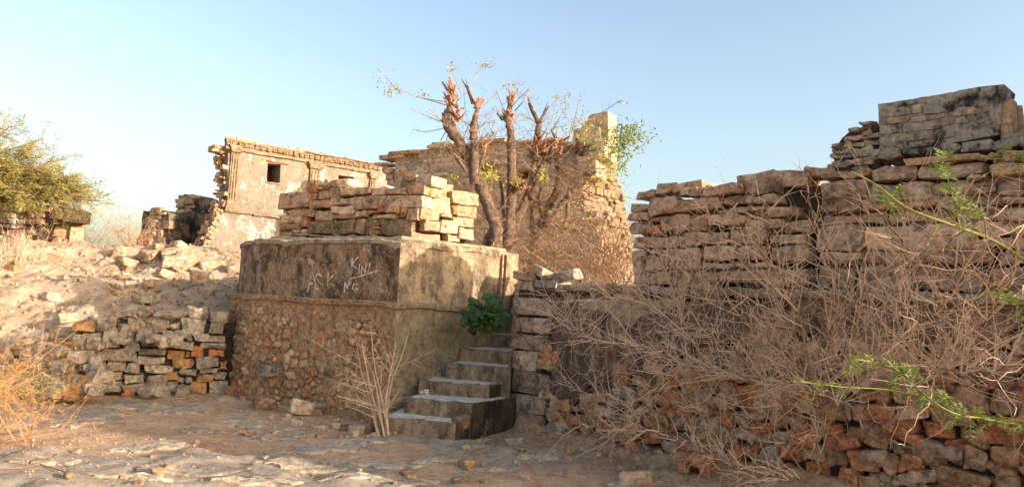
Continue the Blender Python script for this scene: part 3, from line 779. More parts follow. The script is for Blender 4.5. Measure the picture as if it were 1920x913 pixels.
blockm = ['stone_brown', 'stone_brown', 'stone_block', 'stone_tan']
courses(fX, [(6.0, 2.6), (9.9, 2.6), (9.9, 4.1), (6.0, 4.1)], upw, blockm, (.2, .34), (.5, 1.1), .4, .01, .0, 'block', 60, .04, bevel=.03, skew=.1)  # taller section out of view, added to shade the low wall and heap
courses(fX, [(u1, ZW+.09), (uE, ZW+.09), (uE, 2.72), (u1, 2.72)], upw, blockm, (.12, .25), (.25, .8), .42, .014, -.03, 'block', 200, .06, bevel=.028, skew=.16, seg=2, rough=.014)
courses(fX, [(uE-.15, ZW+.09), (TEND, ZW+.09), (TEND, 2.98), (9.9, 2.6), (6.0, 2.6), (5.95, 2.98), (uE-.15, 2.98)], upw, blockm, (.18, .32), (.4, 1.0), .42, .014, .0, 'block', 90, .05, bevel=.03, skew=.14, rough=.014)
A8 = [(128, 404, 335, 440, 'stone_brown'), (332, 378, 512, 450), (512, 382, 790, 436), (792, 374, 960, 434, 'stone_lit'), (130, 442, 330, 520), (330, 452, 575, 530), (580, 450, 832, 506), (836, 436, 990, 506), (706, 420, 796, 448, 'stone_tan'), (590, 508, 720, 560), (720, 508, 960, 546), (820, 548, 990, 616), (460, 346, 770, 378, 'stone_tan'), (760, 334, 850, 366, 'stone_lit'), (850, 320, 960, 372, 'stone_brown')]
stones_px(fX, A8, upw, 'stone_block', z8, .45, .07, 'block', .013, bevel=.028, skew=.08, seg=2, rough=.014)
# flat bed courses under the parapet
fP = Face(wl(0, SB+.10), wl(10, SB+.10))
bed = [(355, 318, 450, 358), (450, 310, 580, 348), (580, 298, 690, 338), (690, 286, 815, 328), (815, 274, 925, 318), (925, 262, 1040, 310), (840, 250, 1040, 276)]
stones_px(fP, bed, upw, 'parapet', z8, .5, .03, 'bed_stone', .004, bevel=.016, skew=.05)
# core; its taller far run is unseen, added to cast shade leftward
V, F = wall_poly(Face(wl(0, SB+.2), wl(TEND, SB+.2)), [(fX.px(1188, 450)[0]+.06, ZW), (TEND, ZW), (TEND, 3.0), (9.9, 4.1), (6.0, 4.1), (5.9, 3.0), (fX.px(1300, 400)[0], 2.76), (fX.px(1205, 400)[0], 2.72)], .70); build('core', V, F, 'mortar', upw)
# loose stones along the top
for (px, py, w_, h_, m) in [(1256, 356, .13, .06, 'stone_lit'), (1300, 352, .2, .05, 'stone_tan'), (1490, 338, .2, .09, 'stone_brown'), (1425, 336, .22, .05, 'stone_tan'), (1545, 325, .16, .05, 'stone_tan'), (1592, 318, .18, .05, 'stone_brown'), (1220, 368, .12, .04, 'stone_lit')]:
    u_, z_ = fX.px(px, py, -.25); stone('block', fX.pt(u_, z_, -.3), *[v for v in (tilt(fX.U, fX.Z, R(rng.uniform(-6, 6)))[0], fX.N, Vector((0, 0, 1)))], (w_, .16, h_), m, upw, bevel=.03, skew=.2)
for k in range(26):                       # rubble fill seen on the wall head
    u_ = rng.uniform(fX.px(1200, 400)[0], uE); stone('fill_stone', fX.pt(u_, 2.82+rng.uniform(-.02, .05), -rng.uniform(.45, .85)), Vector((1, 0, 0)), Vector((0, 1, 0)), Vector((0, 0, 1)), (rng.uniform(.08, .2), rng.uniform(.08, .16), rng.uniform(.04, .08)), 'stone_tan', upw, bevel=.03, skew=.25)

# parapet on top of the wall
par = empty('parapet', fP.pt(fP.px(1760, 290)[0], 2.95, -.2), 'blackened plastered parapet block rising above the dry stone wall', 'parapet')
pl = pxpoly(fP, [(357, 330), (352, 140), (450, 122), (600, 100), (666, 88), (672, 84), (760, 68), (852, 58), (835, 258), (600, 300)], z8)
def fine(poly, s, amp):
    return jag(poly, s, amp)
V, F = wall_poly(fP, fine(pl, .05, .004), .36, w=-.01); build('body', V, F, 'parapet', par)
pr = [(362, 150, 530, 185, 'stone_grey'), (530, 132, 665, 175), (362, 190, 478, 215, 'stone_grey'), (480, 182, 620, 205, 'stone_grey'), (362, 220, 450, 255), (452, 212, 600, 245), (635, 152, 740, 182, 'stone_grey'), (668, 92, 800, 150), (505, 248, 570, 280, 'stone_grey'), (405, 255, 500, 290, 'stone_grey'), (575, 240, 660, 275), (610, 192, 700, 220, 'stone_grey'), (360, 292, 470, 318), (480, 285, 600, 305)]
stones_px(fP, pr, par, 'parapet', z8, .05, .003, 'brick', .002, bevel=.006, skew=.06, rough=.006, jit=.004)
# sunlit end face of the parapet with a corner shaft
uu, z_ = fP.px(1882, 220); 
stone('end_shaft', fP.pt(uu+.02, 3.19, -.10), fP.U, fP.N, fP.Z, (.045, .07, .235), 'stone_lit', par, bevel=.02, skew=.04)
stone('end_shaft', fP.pt(uu+.03, 3.18, -.27), fP.U, fP.N, fP.Z, (.05, .07, .24), 'stone_lit', par, bevel=.02, skew=.04)
# stepped thin rubble left of it
rp = pxpoly(fP, [(165, 400), (158, 330), (175, 290), (195, 260), (225, 235), (280, 215), (320, 200), (356, 205), (352, 400)], z8)
courses(fP, rp, par, ['stone_grey', 'parapet', 'stone_block'], (.032, .06), (.07, .2), .34, .003, .0, 'rubble_stone', 140, .03, bevel=.014, skew=.16)
V, F = wall_poly(fP, [( (a-fP.px(1610, 300)[0])*.9+fP.px(1610, 300)[0], (b_-2.9)*.93+2.9) for a, b_ in rp], .34, w=-.04); build('rubble_core', V, F, 'mortar', par)
# ================================================================== dry stone pile on the platform
z5 = (500, 310, 4.571)
QC = at(783, 450, 10.05); dl = Vector((PB[0]-PC[0], PB[1]-PC[1])).normalized(); dr = Vector((PA[0]-PC[0], PA[1]-PC[1])).normalized()
qc = Vector((QC.x, QC.y))
gL = Face(qc, qc+dl*3); gR = Face(qc, qc+dr*3)
pile = empty('dry_stone_enclosure', (qc.x-.8, qc.y+.8, ZT+.05), 'broken dry stone enclosure wall standing on top of the octagonal platform', 'wall')
LS = [(480, 120, 545, 182), (545, 115, 700, 180), (345, 155, 440, 235, 'stone_rust'), (440, 182, 525, 210), (130, 237, 360, 372, 'stone_brown'), (360, 238, 424, 304, 'stone_rust'), (426, 210, 528, 290), (530, 182, 630, 288), (634, 180, 758, 262), (762, 184, 900, 250), (902, 182, 1025, 260), (1028, 192, 1208, 250), (365, 294, 542, 370), (542, 278, 752, 345), (748, 264, 955, 382, 'stone_brown'),
      (198, 366, 395, 440), (130, 378, 197, 418), (400, 378, 550, 470), (548, 346, 742, 416), (750, 388, 855, 445), (860, 376, 932, 416, 'stone_rust'), (932, 334, 1030, 400, 'stone_rust'), (1015, 346, 1138, 410), (1142, 350, 1204, 408), (1116, 392, 1194, 450, 'stone_rust'), (125, 420, 300, 500), (565, 418, 744, 462), (105, 496, 282, 560), (284, 442, 340, 530, 'stone_rust'), (746, 456, 832, 586), (86, 560, 198, 624, 'stone_brown'), (206, 574, 360, 606), (200, 540, 350, 572), (360, 592, 560, 614), (560, 592, 745, 614), (900, 415, 1112, 458), (1000, 458, 1240, 605, 'carved')]
stones_px(gL, LS, pile, 'stone_tan', z5, .34, .0, 'stone', .007, bevel=.024, skew=.12, rough=.012)
# carved reused blocks: scrollwork and a broken lotus
for (x0, y0, x1, y1) in [(342, 472, 550, 590), (552, 464, 744, 590)]:
    o = stones_px(gL, [(x0, y0, x1, y1)], pile, 'carved', z5, .3, .0, 'carved_block', .003, bevel=.015, skew=.05)[0]
    u0, u1, za, zb = rect_px(gL, x0/4.571+500, y0/4.571+310, x1/4.571+500, y1/4.571+310)
    for k in range(9):
        mb = MB(); cu = rng.uniform(u0+.05, u1-.05); cz = rng.uniform(za+.035, zb-.035); r0 = rng.uniform(.022, .045); a0 = rng.uniform(0, 6.3)
        mb.tube([gL.pt(cu+math.cos(a0+q*.7)*r0*(1-q/12), cz+math.sin(a0+q*.7)*r0*(1-q/12), .022) for q in range(9)], [.012-.0008*q for q in range(9)], 5)
        mb.build('scroll_relief', 'carved', o, smooth=60)
o = stones_px(gL, [(836, 425, 1010, 600)], pile, 'carved', z5, .3, -.03, 'lotus_block', .003, bevel=.02, skew=.1)[0]
cu, cz = gL.px(905/4.571+500, 545/4.571+310); mb = MB()
for ringr, np_, w0 in ((.055, 7, .06), (.105, 9, .04)):
    for k in range(np_):
        a = R(60)+k*R(230)/(np_-1); d = Vector((math.cos(a), math.sin(a)))
        V, F = stone_geo(gL.pt(cu+d.x*ringr, cz+d.y*ringr, w0-.02), (gL.U*d.x+gL.Z*d.y), gL.N, (gL.Z*d.x-gL.U*d.y), (.036, .035, .019), rng, bevel=.015, skew=.1, rough=.003, seg=0); mb.add(V, F)
mb.build('lotus_petals', 'carved', o, smooth=60)
V, F = wall_poly(gL, [(0.1, ZT), (2.55, ZT), (2.5, 2.8), (1.9, 2.98), (1.2, 3.0), (.1, 2.98)], .35, w=-.10); build('core', V, F, 'mortar', pile)
V, F = wall_poly(gR, [(0.2, ZT), (1.1, ZT), (1.05, 2.88), (.25, 2.88)], .4, w=-.14); build('core', V, F, 'mortar', pile)
# corner and sunlit return
CS = [(1212, 172, 1362, 254), (964, 254, 1338, 356), (1206, 358, 1308, 474)]
RS = [(1362, 180, 1566, 286), (1338, 262, 1604, 400), (1308, 366, 1482, 474), (1352, 482, 1480, 570), (1486, 478, 1640, 586), (1245, 584, 1500, 650), (1640, 540, 1780, 636), (1556, 594, 1672, 652), (1486, 416, 1584, 442)]
stones_px(gL, CS, pile, 'stone_tan', z5, .30, .0, 'corner_block', .003, bevel=.018, skew=.05)
stones_px(gR, RS, pile, 'stone_lit', z5, .34, .0, 'stone', .004, bevel=.022, skew=.08)
gR2 = Face(qc+dr*.62-Vector((gR.N.x, gR.N.y))*.0, qc+dr*3)
stones_px(gR, [(1594, 222, 1828, 345), (1642, 342, 1822, 440), (1628, 442, 1796, 526), (1600, 345, 1642, 430, 'stone_ochre'), (1590, 440, 1630, 520, 'stone_ochre')], pile, 'stone_lit', z5, .36, -.02, 'stone', .004, bevel=.025, skew=.09)  # ochre pieces in the gaps stand in for orange bounced light
stones_px(gL, [(1100, 120, 1250, 190), (1150, 72, 1270, 132), (1268, 86, 1400, 170, 'stone_pale')], pile, 'stone_tan', z5, .3, -.04, 'stone', .003, bevel=.03, skew=.2)
stones_px(gR, [(1390, 120, 1530, 210), (1530, 160, 1622, 216), (1400, 90, 1500, 140)], pile, 'stone_lit', z5, .3, -.04, 'stone', .003, bevel=.03, skew=.2)

# ================================================================== low dry stone wall (left)
lw0 = atz(430, 742, 0); lw1 = at(175, 742, 10.4); fA = Face((lw0.x, lw0.y+.05), (lw1.x, lw1.y))
z2 = (0, 480, 2.108)
low = empty('low_dry_stone_wall', fA.pt(1.0, 0, -.2), 'low grey dry stone wall with scattered ochre blocks left of the platform', 'wall')
B2 = [(287, 256, 384, 306, 'stone_ochre'), (385, 240, 460, 300), (496, 236, 580, 282, 'stone_grey'), (576, 252, 670, 290), (672, 262, 712, 292), (714, 246, 815, 306), (822, 266, 890, 314), (460, 218, 540, 246), (542, 212, 600, 240), (742, 198, 820, 244), (602, 218, 740, 250), (822, 216, 900, 264), (405, 302, 478, 370), (486, 328, 555, 372), (564, 284, 630, 310), (558, 311, 630, 342), (632, 294, 684, 332), (686, 290, 760, 335), (782, 314, 890, 342), (764, 306, 822, 330),
      (362, 364, 545, 414), (550, 340, 628, 361), (634, 336, 768, 366), (552, 363, 658, 397), (798, 344, 895, 369), (660, 370, 731, 411, 'stone_ochre'), (733, 378, 750, 402, 'stone_ochre'), (750, 358, 805, 400, 'stone_rust'), (820, 371, 893, 401, 'stone_rust'), (421, 411, 492, 452), (495, 416, 560, 462), (550, 399, 650, 428), (566, 430, 682, 465), (683, 404, 765, 448, 'stone_ochre'), (776, 399, 862, 442), (865, 416, 898, 450, 'stone_rust'), (400, 418, 418, 450), (381, 456, 485, 494), (488, 464, 568, 501), (574, 468, 660, 540), (643, 456, 708, 493, 'stone_ochre'), (706, 442, 785, 475), (770, 468, 842, 500, 'stone_ochre'), (790, 444, 862, 466), (843, 456, 895, 489), (665, 498, 700, 540), (698, 480, 728, 503), (730, 478, 762, 502), (706, 505, 746, 540), (748, 492, 820, 542, 'stone_ochre'), (822, 490, 900, 540), (480, 502, 570, 540), (484, 512, 534, 560, 'stone_rust'), (395, 496, 480, 540), (310, 400, 398, 440), (300, 442, 380, 490), (300, 490, 395, 540, 'stone_ochre'), (290, 310, 400, 360), (300, 362, 360, 400)]
stones_px(fA, B2, low, 'stone_grey', z2, .3, .02, 'stone', .007, bevel=.026, skew=.22, rough=.016)
V, F = wall_poly(fA, [(0, -.1), (2.05, -.1), (2.0, .9), (1.6, .98), (0, 1.06)], .35, w=-.08); build('core', V, F, 'mortar', low)
for k in range(46):                        # packed stones on the wall head
    u_ = rng.uniform(0, 1.9); w_ = -rng.uniform(.2, .75); stone('head_stone', fA.pt(u_, 1.06+rng.uniform(-.05, .04)-max(0, u_-1.2)*.12, w_), *[Vector(v) for v in ((math.cos(k), math.sin(k), 0), (-math.sin(k), math.cos(k), 0), (0, 0, 1))], (rng.uniform(.06, .14), rng.uniform(.05, .1), rng.uniform(.03, .06)), rng.choice(['stone_grey', 'stone_grey', 'stone_tan']), low, bevel=.025, skew=.25)
# collapsed left end: stones tumbled down the slope
fall = empty('tumbled_stone_heap', (fA.pt(2.6, 0)), 'grey stones tumbled from the left end of the low wall', 'rubble heap')
for k in range(280):
    px = rng.uniform(10, 330); t_ = (px+20)/350; py = rng.uniform(600+40*(1-t_), 742)
    if px > 190 and py > 640: continue
    d = 9.6+(745-py)/140*1.2+rng.uniform(-.1, .1); q = at(px, py, d); zt = tz(q.x, q.y)
    s_ = rng.uniform(.05, .15); a = rng.uniform(0, 3)
    stone('stone', (q.x, q.y, max(zt+s_*.3, q.z)), Vector((math.cos(a), math.sin(a), 0)), Vector((-math.sin(a), math.cos(a), 0)), Vector((0, 0, 1)), (s_, s_*rng.uniform(.6, .9), s_*rng.uniform(.45, .7)), rng.choice(['stone_grey', 'stone_grey', 'stone_tan', 'stone_block', 'stone_ochre'] if k % 4 else ['stone_grey']), fall, bevel=.035, skew=.25)

# ================================================================== mound rocks (pieces of the ground)
def ground_rock(px, py, s_, m, name='stone', sink=.25, flat=.55, parent=ground, dmin=4.0, dmax=24.0):
    r = ray(px, py); lo = None; t = dmin
    while t < dmax:
        p = CAMP+r*(t/r.y)
        if p.z < tz(p.x, p.y): lo = p; break
        t += .06
    if lo is None: return None
    a = rng.uniform(0, 3.1); U = Vector((math.cos(a), math.sin(a), rng.uniform(-.2, .2))).normalized(); W = Vector((rng.uniform(-.25, .25), rng.uniform(-.25, .25), 1)); W = (W-U*W.dot(U)).normalized(); N = W.cross(U)
    h = (s_, s_*rng.uniform(.6, .9), s_*flat*rng.uniform(.75, 1.2))
    return stone(name, (lo.x, lo.y, tz(lo.x, lo.y)+h[2]*(1-2*sink)), U, N, W, h, m, parent, bevel=s_*.45, skew=.4, rough=s_*.07, seg=1)
for k in range(260):
    px = rng.uniform(-10, 445); py = rng.uniform(462, 605)
    big_ = rng.random() < .12
    if px < 210 and rng.random() < .75: continue
    ground_rock(px, py, rng.uniform(.08, .15) if big_ else rng.uniform(.02, .075), rng.choice(['rock_pale', 'rock_pale', 'stone_lit', 'rock_pale', 'stone_ochre'] if k % 5 else ['stone_pale']), dmin=10.8)
for (px, py, s_) in [(348, 500, .24), (372, 532, .2), (325, 488, .2), (235, 500, .15), (280, 490, .2), (400, 505, .2), (225, 478, .16), (310, 520, .16), (330, 498, .22)]:
    ground_rock(px, py, s_, 'rock_pale', flat=.7, dmin=11)
# ground debris: pebbles and chips by the foot of platform, stair and wall
for k in range(190):
    q = rng.random()
    if q < .45: px, py = rng.uniform(440, 720), rng.uniform(742, 830)
    elif q < .75: px, py = rng.uniform(860, 1250), rng.uniform(800, 905)
    else: px, py = rng.uniform(120, 1150), rng.uniform(760, 913)
    ground_rock(px, py, rng.uniform(.012, .05)*(1 if rng.random() < .85 else 1.6), rng.choice(['stone_tan', 'rock_pale', 'stone_grey', 'stone_rubble', 'stone_pale']), 'pebble', .2, .6, dmax=11)
named = [(495, 765, .20, 'stone_brown', 'flat brown boulder leaning at the foot of platform rubble'), (565, 775, .16, 'stone_tan', 'flat grey rock slab bedded below platform rubble'), (597, 807, .075, 'rock_pale', 'round pale cobble on ground below platform'), (630, 803, .08, 'rock_pale', 'angular pale cobble between platform and lowest step'), (665, 812, .15, 'rock_pale', 'long low pale rock left of the lowest step'),
         (288, 744, .16, 'stone_grey', 'flat grey slab on ground in front of low wall'), (342, 742, .14, 'stone_grey', 'thin dark slab on ground nearest platform in front of low wall'), (968, 832, .09, 'rock_pale', 'pale broken stone on dirt right of the stair'), (1195, 905, .13, 'stone_tan', 'flat pale grey rock at the bottom edge below brush'), (1262, 845, .13, 'stone_pale', 'pale fallen stone at foot of retaining wall'), (1450, 872, .1, 'stone_grey', 'grey stone at the wall foot near the bush trunk'), (240, 735, .11, 'stone_rust', 'upright orange stone at the base of low wall')]
for px, py, s_, m, lab in named:
    o = ground_rock(px, py, s_, m, 'loose_rock', .22, .5, None)
    if o: tag(o, lab, 'rock', 'loose rocks on the ground')
# gravel and grit strewn over the yard
gv = MB(); rgv = random.Random(91)
for k in range(3000):
    x_ = rgv.uniform(-6.5, 2.6); y_ = rgv.uniform(5.6, 10.6)
    if (x_-W0.x)*(-WN.x)+(y_-W0.y)*(-WN.y) > -.05 or (y_ > 9.3 and x_ > -4.4): continue
    z_ = tz(x_, y_); s_ = rgv.uniform(.004, .013)*(2.0 if rgv.random() < .07 else 1); a = rgv.uniform(0, 6.3)
    P = [(x_+s_*math.cos(a+q*1.57)*rgv.uniform(.7, 1.2), y_+s_*math.sin(a+q*1.57)*rgv.uniform(.7, 1.2), z_-.003) for q in range(4)]
    P += [(x_+(p[0]-x_)*.6, y_+(p[1]-y_)*.6, z_+s_*rgv.uniform(.5, 1)) for p in P]
    gv.add(P, [(0, 1, 5, 4), (1, 2, 6, 5), (2, 3, 7, 6), (3, 0, 4, 7), (4, 5, 6, 7)])
gvo = gv.build('gravel', 'stone_brown', None, kind='stuff'); tag(gvo, 'fine grit and gravel strewn over the dirt yard', 'gravel')
mg = MB()
for k in range(2600):
    x_ = rgv.uniform(-13, -3.6); y_ = rgv.uniform(11.0, 18.5)
    if x_/y_ < -.74 or rgv.random() > (.25+.75*max(0, min(1, (x_+11)/5))): continue
    z_ = tz(x_, y_); s_ = rgv.uniform(.012, .05)*(1.7 if rgv.random() < .08 else 1); a = rgv.uniform(0, 6.3)
    P = [(x_+s_*math.cos(a+q*1.57)*rgv.uniform(.6, 1.3), y_+s_*math.sin(a+q*1.57)*rgv.uniform(.6, 1.3), z_-.01) for q in range(4)]
    P += [(x_+(p[0]-x_)*rgv.uniform(.4, .8), y_+(p[1]-y_)*.6, z_+s_*rgv.uniform(.4, 1.1)) for p in P]
    mg.add(P, [(0, 1, 5, 4), (1, 2, 6, 5), (2, 3, 7, 6), (3, 0, 4, 7), (4, 5, 6, 7)])
mo_ = mg.build('mound_rubble', 'rock_pale', None, kind='stuff'); tag(mo_, 'small broken stones littering the sunlit earth mound', 'rubble')
# flat outcrop plates breaking through the dirt (pieces of the ground)
rpl = random.Random(17)
for (px, py, rx, ry) in [(240, 762, 90, 10), (150, 792, 60, 9), (330, 772, 80, 9), (455, 792, 70, 9), (540, 816, 90, 9), (600, 846, 110, 12), (715, 873, 90, 10), (560, 880, 110, 8), (820, 868, 60, 6), (350, 888, 120, 10), (480, 906, 90, 7), (660, 900, 80, 6), (240, 905, 90, 8), (90, 868, 70, 6), (770, 905, 70, 6), (930, 882, 50, 5), (1190, 905, 55, 5), (390, 812, 60, 6), (280, 840, 80, 8), (690, 832, 60, 6), (1010, 856, 50, 4)]:
    n = 30; O = []; ph = rpl.uniform(0, 9)
    for q in range(n):
        t_ = 6.2832*q/n; r_ = .72+.2*math.sin(2*t_+ph)+.14*math.sin(5*t_+2*ph)+rpl.uniform(-.1, .1); p = atz(px+rx*math.cos(t_)*r_, py+ry*math.sin(t_)*r_, 0); O.append(p)
    cx = sum(p.x for p in O)/n; cy = sum(p.y for p in O)/n; th = rpl.uniform(.012, .028); V = []
    for s_, dz in ((1.0, -.03), (1.0, th*.75), (.95, th), (.6, th*1.15), (.25, th*1.1)):
        for p in O:
            x_ = cx+(p.x-cx)*s_; y_ = cy+(p.y-cy)*s_; V.append((x_, y_, tz(x_, y_)+dz+(rpl.uniform(-.006, .006) if dz > 0 else 0)))
    F = [(r_*n+q, r_*n+(q+1) % n, (r_+1)*n+(q+1) % n, (r_+1)*n+q) for r_ in range(4) for q in range(n)]+[tuple(4*n+q for q in range(n))]
    build('rock_plate', V, F, 'rock_plate', ground, smooth=30)
# fallen carved red block by the wall foot
rb = atz(1305, 897, 0.0); mb = MB()
rt = empty('fallen_carved_block', (rb.x, rb.y, 0), 'fallen red carved bracket stone with notch at wall foot, lower right', 'carved stone')
Ux = Vector((.9, -.43, 0)).normalized(); Nx = Vector((-.43, -.9, 0)).normalized(); Zz = Vector((0, 0, 1))
base = Vector((rb.x, rb.y, .06))
prof = [(-.15, 0), (-.06, 0), (-.045, .06), (0, .085), (.045, .06), (.06, 0), (.14, -.01), (.15, .10), (.12, .15), (.02, .165), (-.13, .15), (-.155, .09)]
V = [base+Ux*a+Zz*b_+Nx*.1 for a, b_ in prof]+[base+Ux*a+Zz*b_-Nx*.12 for a, b_ in prof]; n = len(prof)
tr = tessellate_polygon([[Vector((a, b_, 0)) for a, b_ in prof]]); F = [t for t in tr]+[tuple(i+n for i in reversed(t)) for t in tr]+[(i, (i+1) % n, n+(i+1) % n, n+i) for i in range(n)]
build('body', V, F, 'stone_rust', rt)
mb.tube([base+Ux*(.01+.05*math.cos(q*.6))+Zz*(.165+.002)+Nx*(.05*math.sin(q*.6)) for q in range(11)], .012, 5); mb.build('carved_ring', 'stone_rust', rt, smooth=60)

# ================================================================== plastered building (left background)
HL = at(430, 400, 22.0); hd = Vector((.78, .63)).normalized()
fB = Face((HL.x, HL.y), (HL.x+hd.x, HL.y+hd.y)); z3 = (340, 220, 3.043)
bld = empty('ruined_building', fB.pt(2, 1.6, -1), 'cream plastered ruined building with carved frieze, pilasters and small window', 'building')
winp = pxpoly(fB, [(493, 262), (567, 270), (562, 378), (487, 366)], z3)
slot = pxpoly(fB, [(897, 330), (985, 342), (983, 365), (895, 352)], z3)
outline = [(268, 160), (262, 480), (240, 535), (218, 570), (205, 620), (180, 660), (170, 700), (120, 785), (90, 830), (80, 1000), (700, 1100), (1200, 1000), (1175, 300), (900, 240), (600, 190)]
V, F = wall_poly(fB, pxpoly(fB, outline, z3), .75, [winp, slot]); wall = build('wall', V, F, 'plaster_facade', bld)
# window: frame lining with splayed jamb, dark panel far back
wi = MB(); u0 = min(p[0] for p in winp); u1 = max(p[0] for p in winp); za = min(p[1] for p in winp); zb = max(p[1] for p in winp)
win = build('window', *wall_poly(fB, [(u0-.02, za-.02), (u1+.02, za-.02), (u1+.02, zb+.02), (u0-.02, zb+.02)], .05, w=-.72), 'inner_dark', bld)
for (a, b_, c_, d_, nmm) in ((u0-.05, zb+.01, u1+.22, zb+.06, 'lintel'), (u0-.02, za-.05, u1+.02, za-.0, 'sill')):
    cc = fB.pt((a+c_)/2, (b_+d_)/2, -.08); stone(nmm, cc, tilt(fB.U, fB.Z, 0)[0], fB.N, fB.Z, ((c_-a)/2, .12, (d_-b_)/2), 'trim_stone' if nmm == 'sill' else 'red_plaster', win, bevel=.015, skew=.05)
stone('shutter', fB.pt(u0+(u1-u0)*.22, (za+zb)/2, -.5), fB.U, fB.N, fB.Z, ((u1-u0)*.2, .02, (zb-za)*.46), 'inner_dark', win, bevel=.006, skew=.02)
us0, us1 = min(p[0] for p in slot), max(p[0] for p in slot); zs0, zs1 = min(p[1] for p in slot), max(p[1] for p in slot)
build('window', *wall_poly(fB, [(us0-.02, zs0-.05), (us1+.02, zs0-.05), (us1+.02, zs1+.05), (us0-.02, zs1+.05)], .05, w=-.4), 'red_plaster', bld)
# broken plaster bites
for (x, y, s_) in [(468, 245, .16), (715, 280, .14), (872, 325, .14), (1065, 350, .16)]:
    u_, z_ = fB.px(x/3.043+340, y/3.043+220); pts = [(u_+s_*.8*math.cos(q)*rng.uniform(.6, 1), z_+s_*1.2*math.sin(q)*rng.uniform(.6, 1)) for q in np.linspace(0, 6.28, 10)[:-1]]
    build('exposed_patch', *wall_poly(fB, pts, .05, w=.008), 'stone_rubble', bld)
# entablature: architrave line, frieze of petals, top moulding
def band(y_at, z_lo, z_hi, ua, ub, prd, nmm, m):
    n = max(1, int((ub-ua)/.9)); 
    for k in range(n):
        a = ua+(ub-ua)*k/n; c_ = ua+(ub-ua)*(k+1)/n
        stone(nmm, fB.pt((a+c_)/2, (z_lo+z_hi)/2, prd/2-.05), fB.U, fB.N, fB.Z, ((c_-a)/2-.004, prd/2+.05, (z_hi-z_lo)/2), m, bld, bevel=.018, skew=.05, rough=.012)
uA = fB.px(422, 270)[0]; uB = fB.px(712, 330)[0]
zf0 = fB.px(455, 279)[1]; zf1 = fB.px(424, 258)[1]
zt0 = zf0; H_ = zf1-zf0
band(0, zt0-.10, zt0-.02, uA, uB, .08, 'architrave', 'trim_stone')
band(0, zt0-.02, zt0+H_*.62, uA, uB, .05, 'frieze_backing', 'trim_stone')
npet = 30
for k in range(npet):
    u_ = uA+(uB-uA)*(k+.5)/npet; w_ = (uB-uA)/npet*.44
    V, F = stone_geo(fB.pt(u_, zt0+.04+H_*.24, .075), fB.U, fB.N, fB.Z, (w_, .045, H_*.26), rng, bevel=w_*.8, skew=.10, rough=.012, seg=1)
    o = build('frieze_petal', V, F, 'trim_stone', bld, smooth=50)
    mb = MB(); mb.tube([fB.pt(u_+w_*.55*math.cos(q), zt0+.04+H_*.22+H_*.16*math.sin(q), .122) for q in np.linspace(-.5, 3.64, 7)], .018, 4); mb.build('carved_loop', 'trim_stone', o)
uS = fB.px(570, 285)[0]
band(0, zt0+H_*.62, zt0+H_*.80, uA, uB, .14, 'cornice', 'trim_stone')
band(0, zt0+H_*.80, zt0+H_*1.02, uA+.1, uS, .06, 'cornice_rubble', 'stone_lit')
band(0, zt0+H_*.80, zt0+H_*.92, uS, uB, .20, 'cornice_slab', 'trim_stone')
for k in range(26):
    u_ = uA+.2+(uB-uA-.3)*rng.random(); stone('cornice_fragment', fB.pt(u_, zt0+H_*(.98 if u_ < uS else .92), -.15), fB.U, fB.N, fB.Z, (rng.uniform(.08, .2), .15, rng.uniform(.03, .08)), 'stone_lit', bld, bevel=.03, skew=.3)
# pilasters: base, fluted shaft, capital
def pilaster(x0, x1, ytop, ybot, capy, flutes=3):
    u0, u1, z0, z1 = rect_px(fB, x0, ytop, x1, ybot); z0 = fB.px((x0+x1)/2, ybot)[1]
    p = stone('pilaster', fB.pt((u0+u1)/2, (z0+z1)/2, .01), fB.U, fB.N, fB.Z, ((u1-u0)/2, .06, (z1-z0)/2), 'trim_stone', bld, bevel=.012, skew=.02, rough=.006)
    for k in range(flutes):
        u_ = u0+(u1-u0)*(k+.75)/(flutes+.5); stone('fillet', fB.pt(u_, (z0+z1)/2, .08), fB.U, fB.N, fB.Z, ((u1-u0)*.07, .018, (z1-z0)/2-.05), 'trim_stone', p, bevel=.01, skew=.02, rough=.003)
    for dz, ww, hh in ((.03, 1.25, .035), (.10, 1.4, .04), (.17, 1.55, .035)):
        stone('capital', fB.pt((u0+u1)/2, z1+dz, .05), fB.U, fB.N, fB.Z, ((u1-u0)/2*ww, .10, hh), 'trim_stone', p, bevel=.015, skew=.06)
    for dz, ww, hh in ((-.06, 1.15, .06), (-.17, 1.3, .06), (-.26, 1.45, .04)):
        stone('pilaster_base', fB.pt((u0+u1)/2, z0+dz, .03), fB.U, fB.N, fB.Z, ((u1-u0)/2*ww, .08, hh), 'trim_stone', p, bevel=.015, skew=.04)
pilaster(429, 446, 286, 378, 0); pilaster(578, 598, 317, 400, 0); pilaster(690, 702, 335, 410, 0, 2)
# string course
zs = fB.px(425, 396)[1]; ua = fB.px(420, 397)[0]; n = 6; ub = uB
for k in range(n):
    a = ua+(ub-ua)*k/n; c_ = ua+(ub-ua)*(k+1)/n
    stone('string_course', fB.pt((a+c_)/2, zs, .03), fB.U, fB.N, fB.Z, ((c_-a)/2-.003, .06, .03), 'trim_stone', bld, bevel=.015, skew=.06)
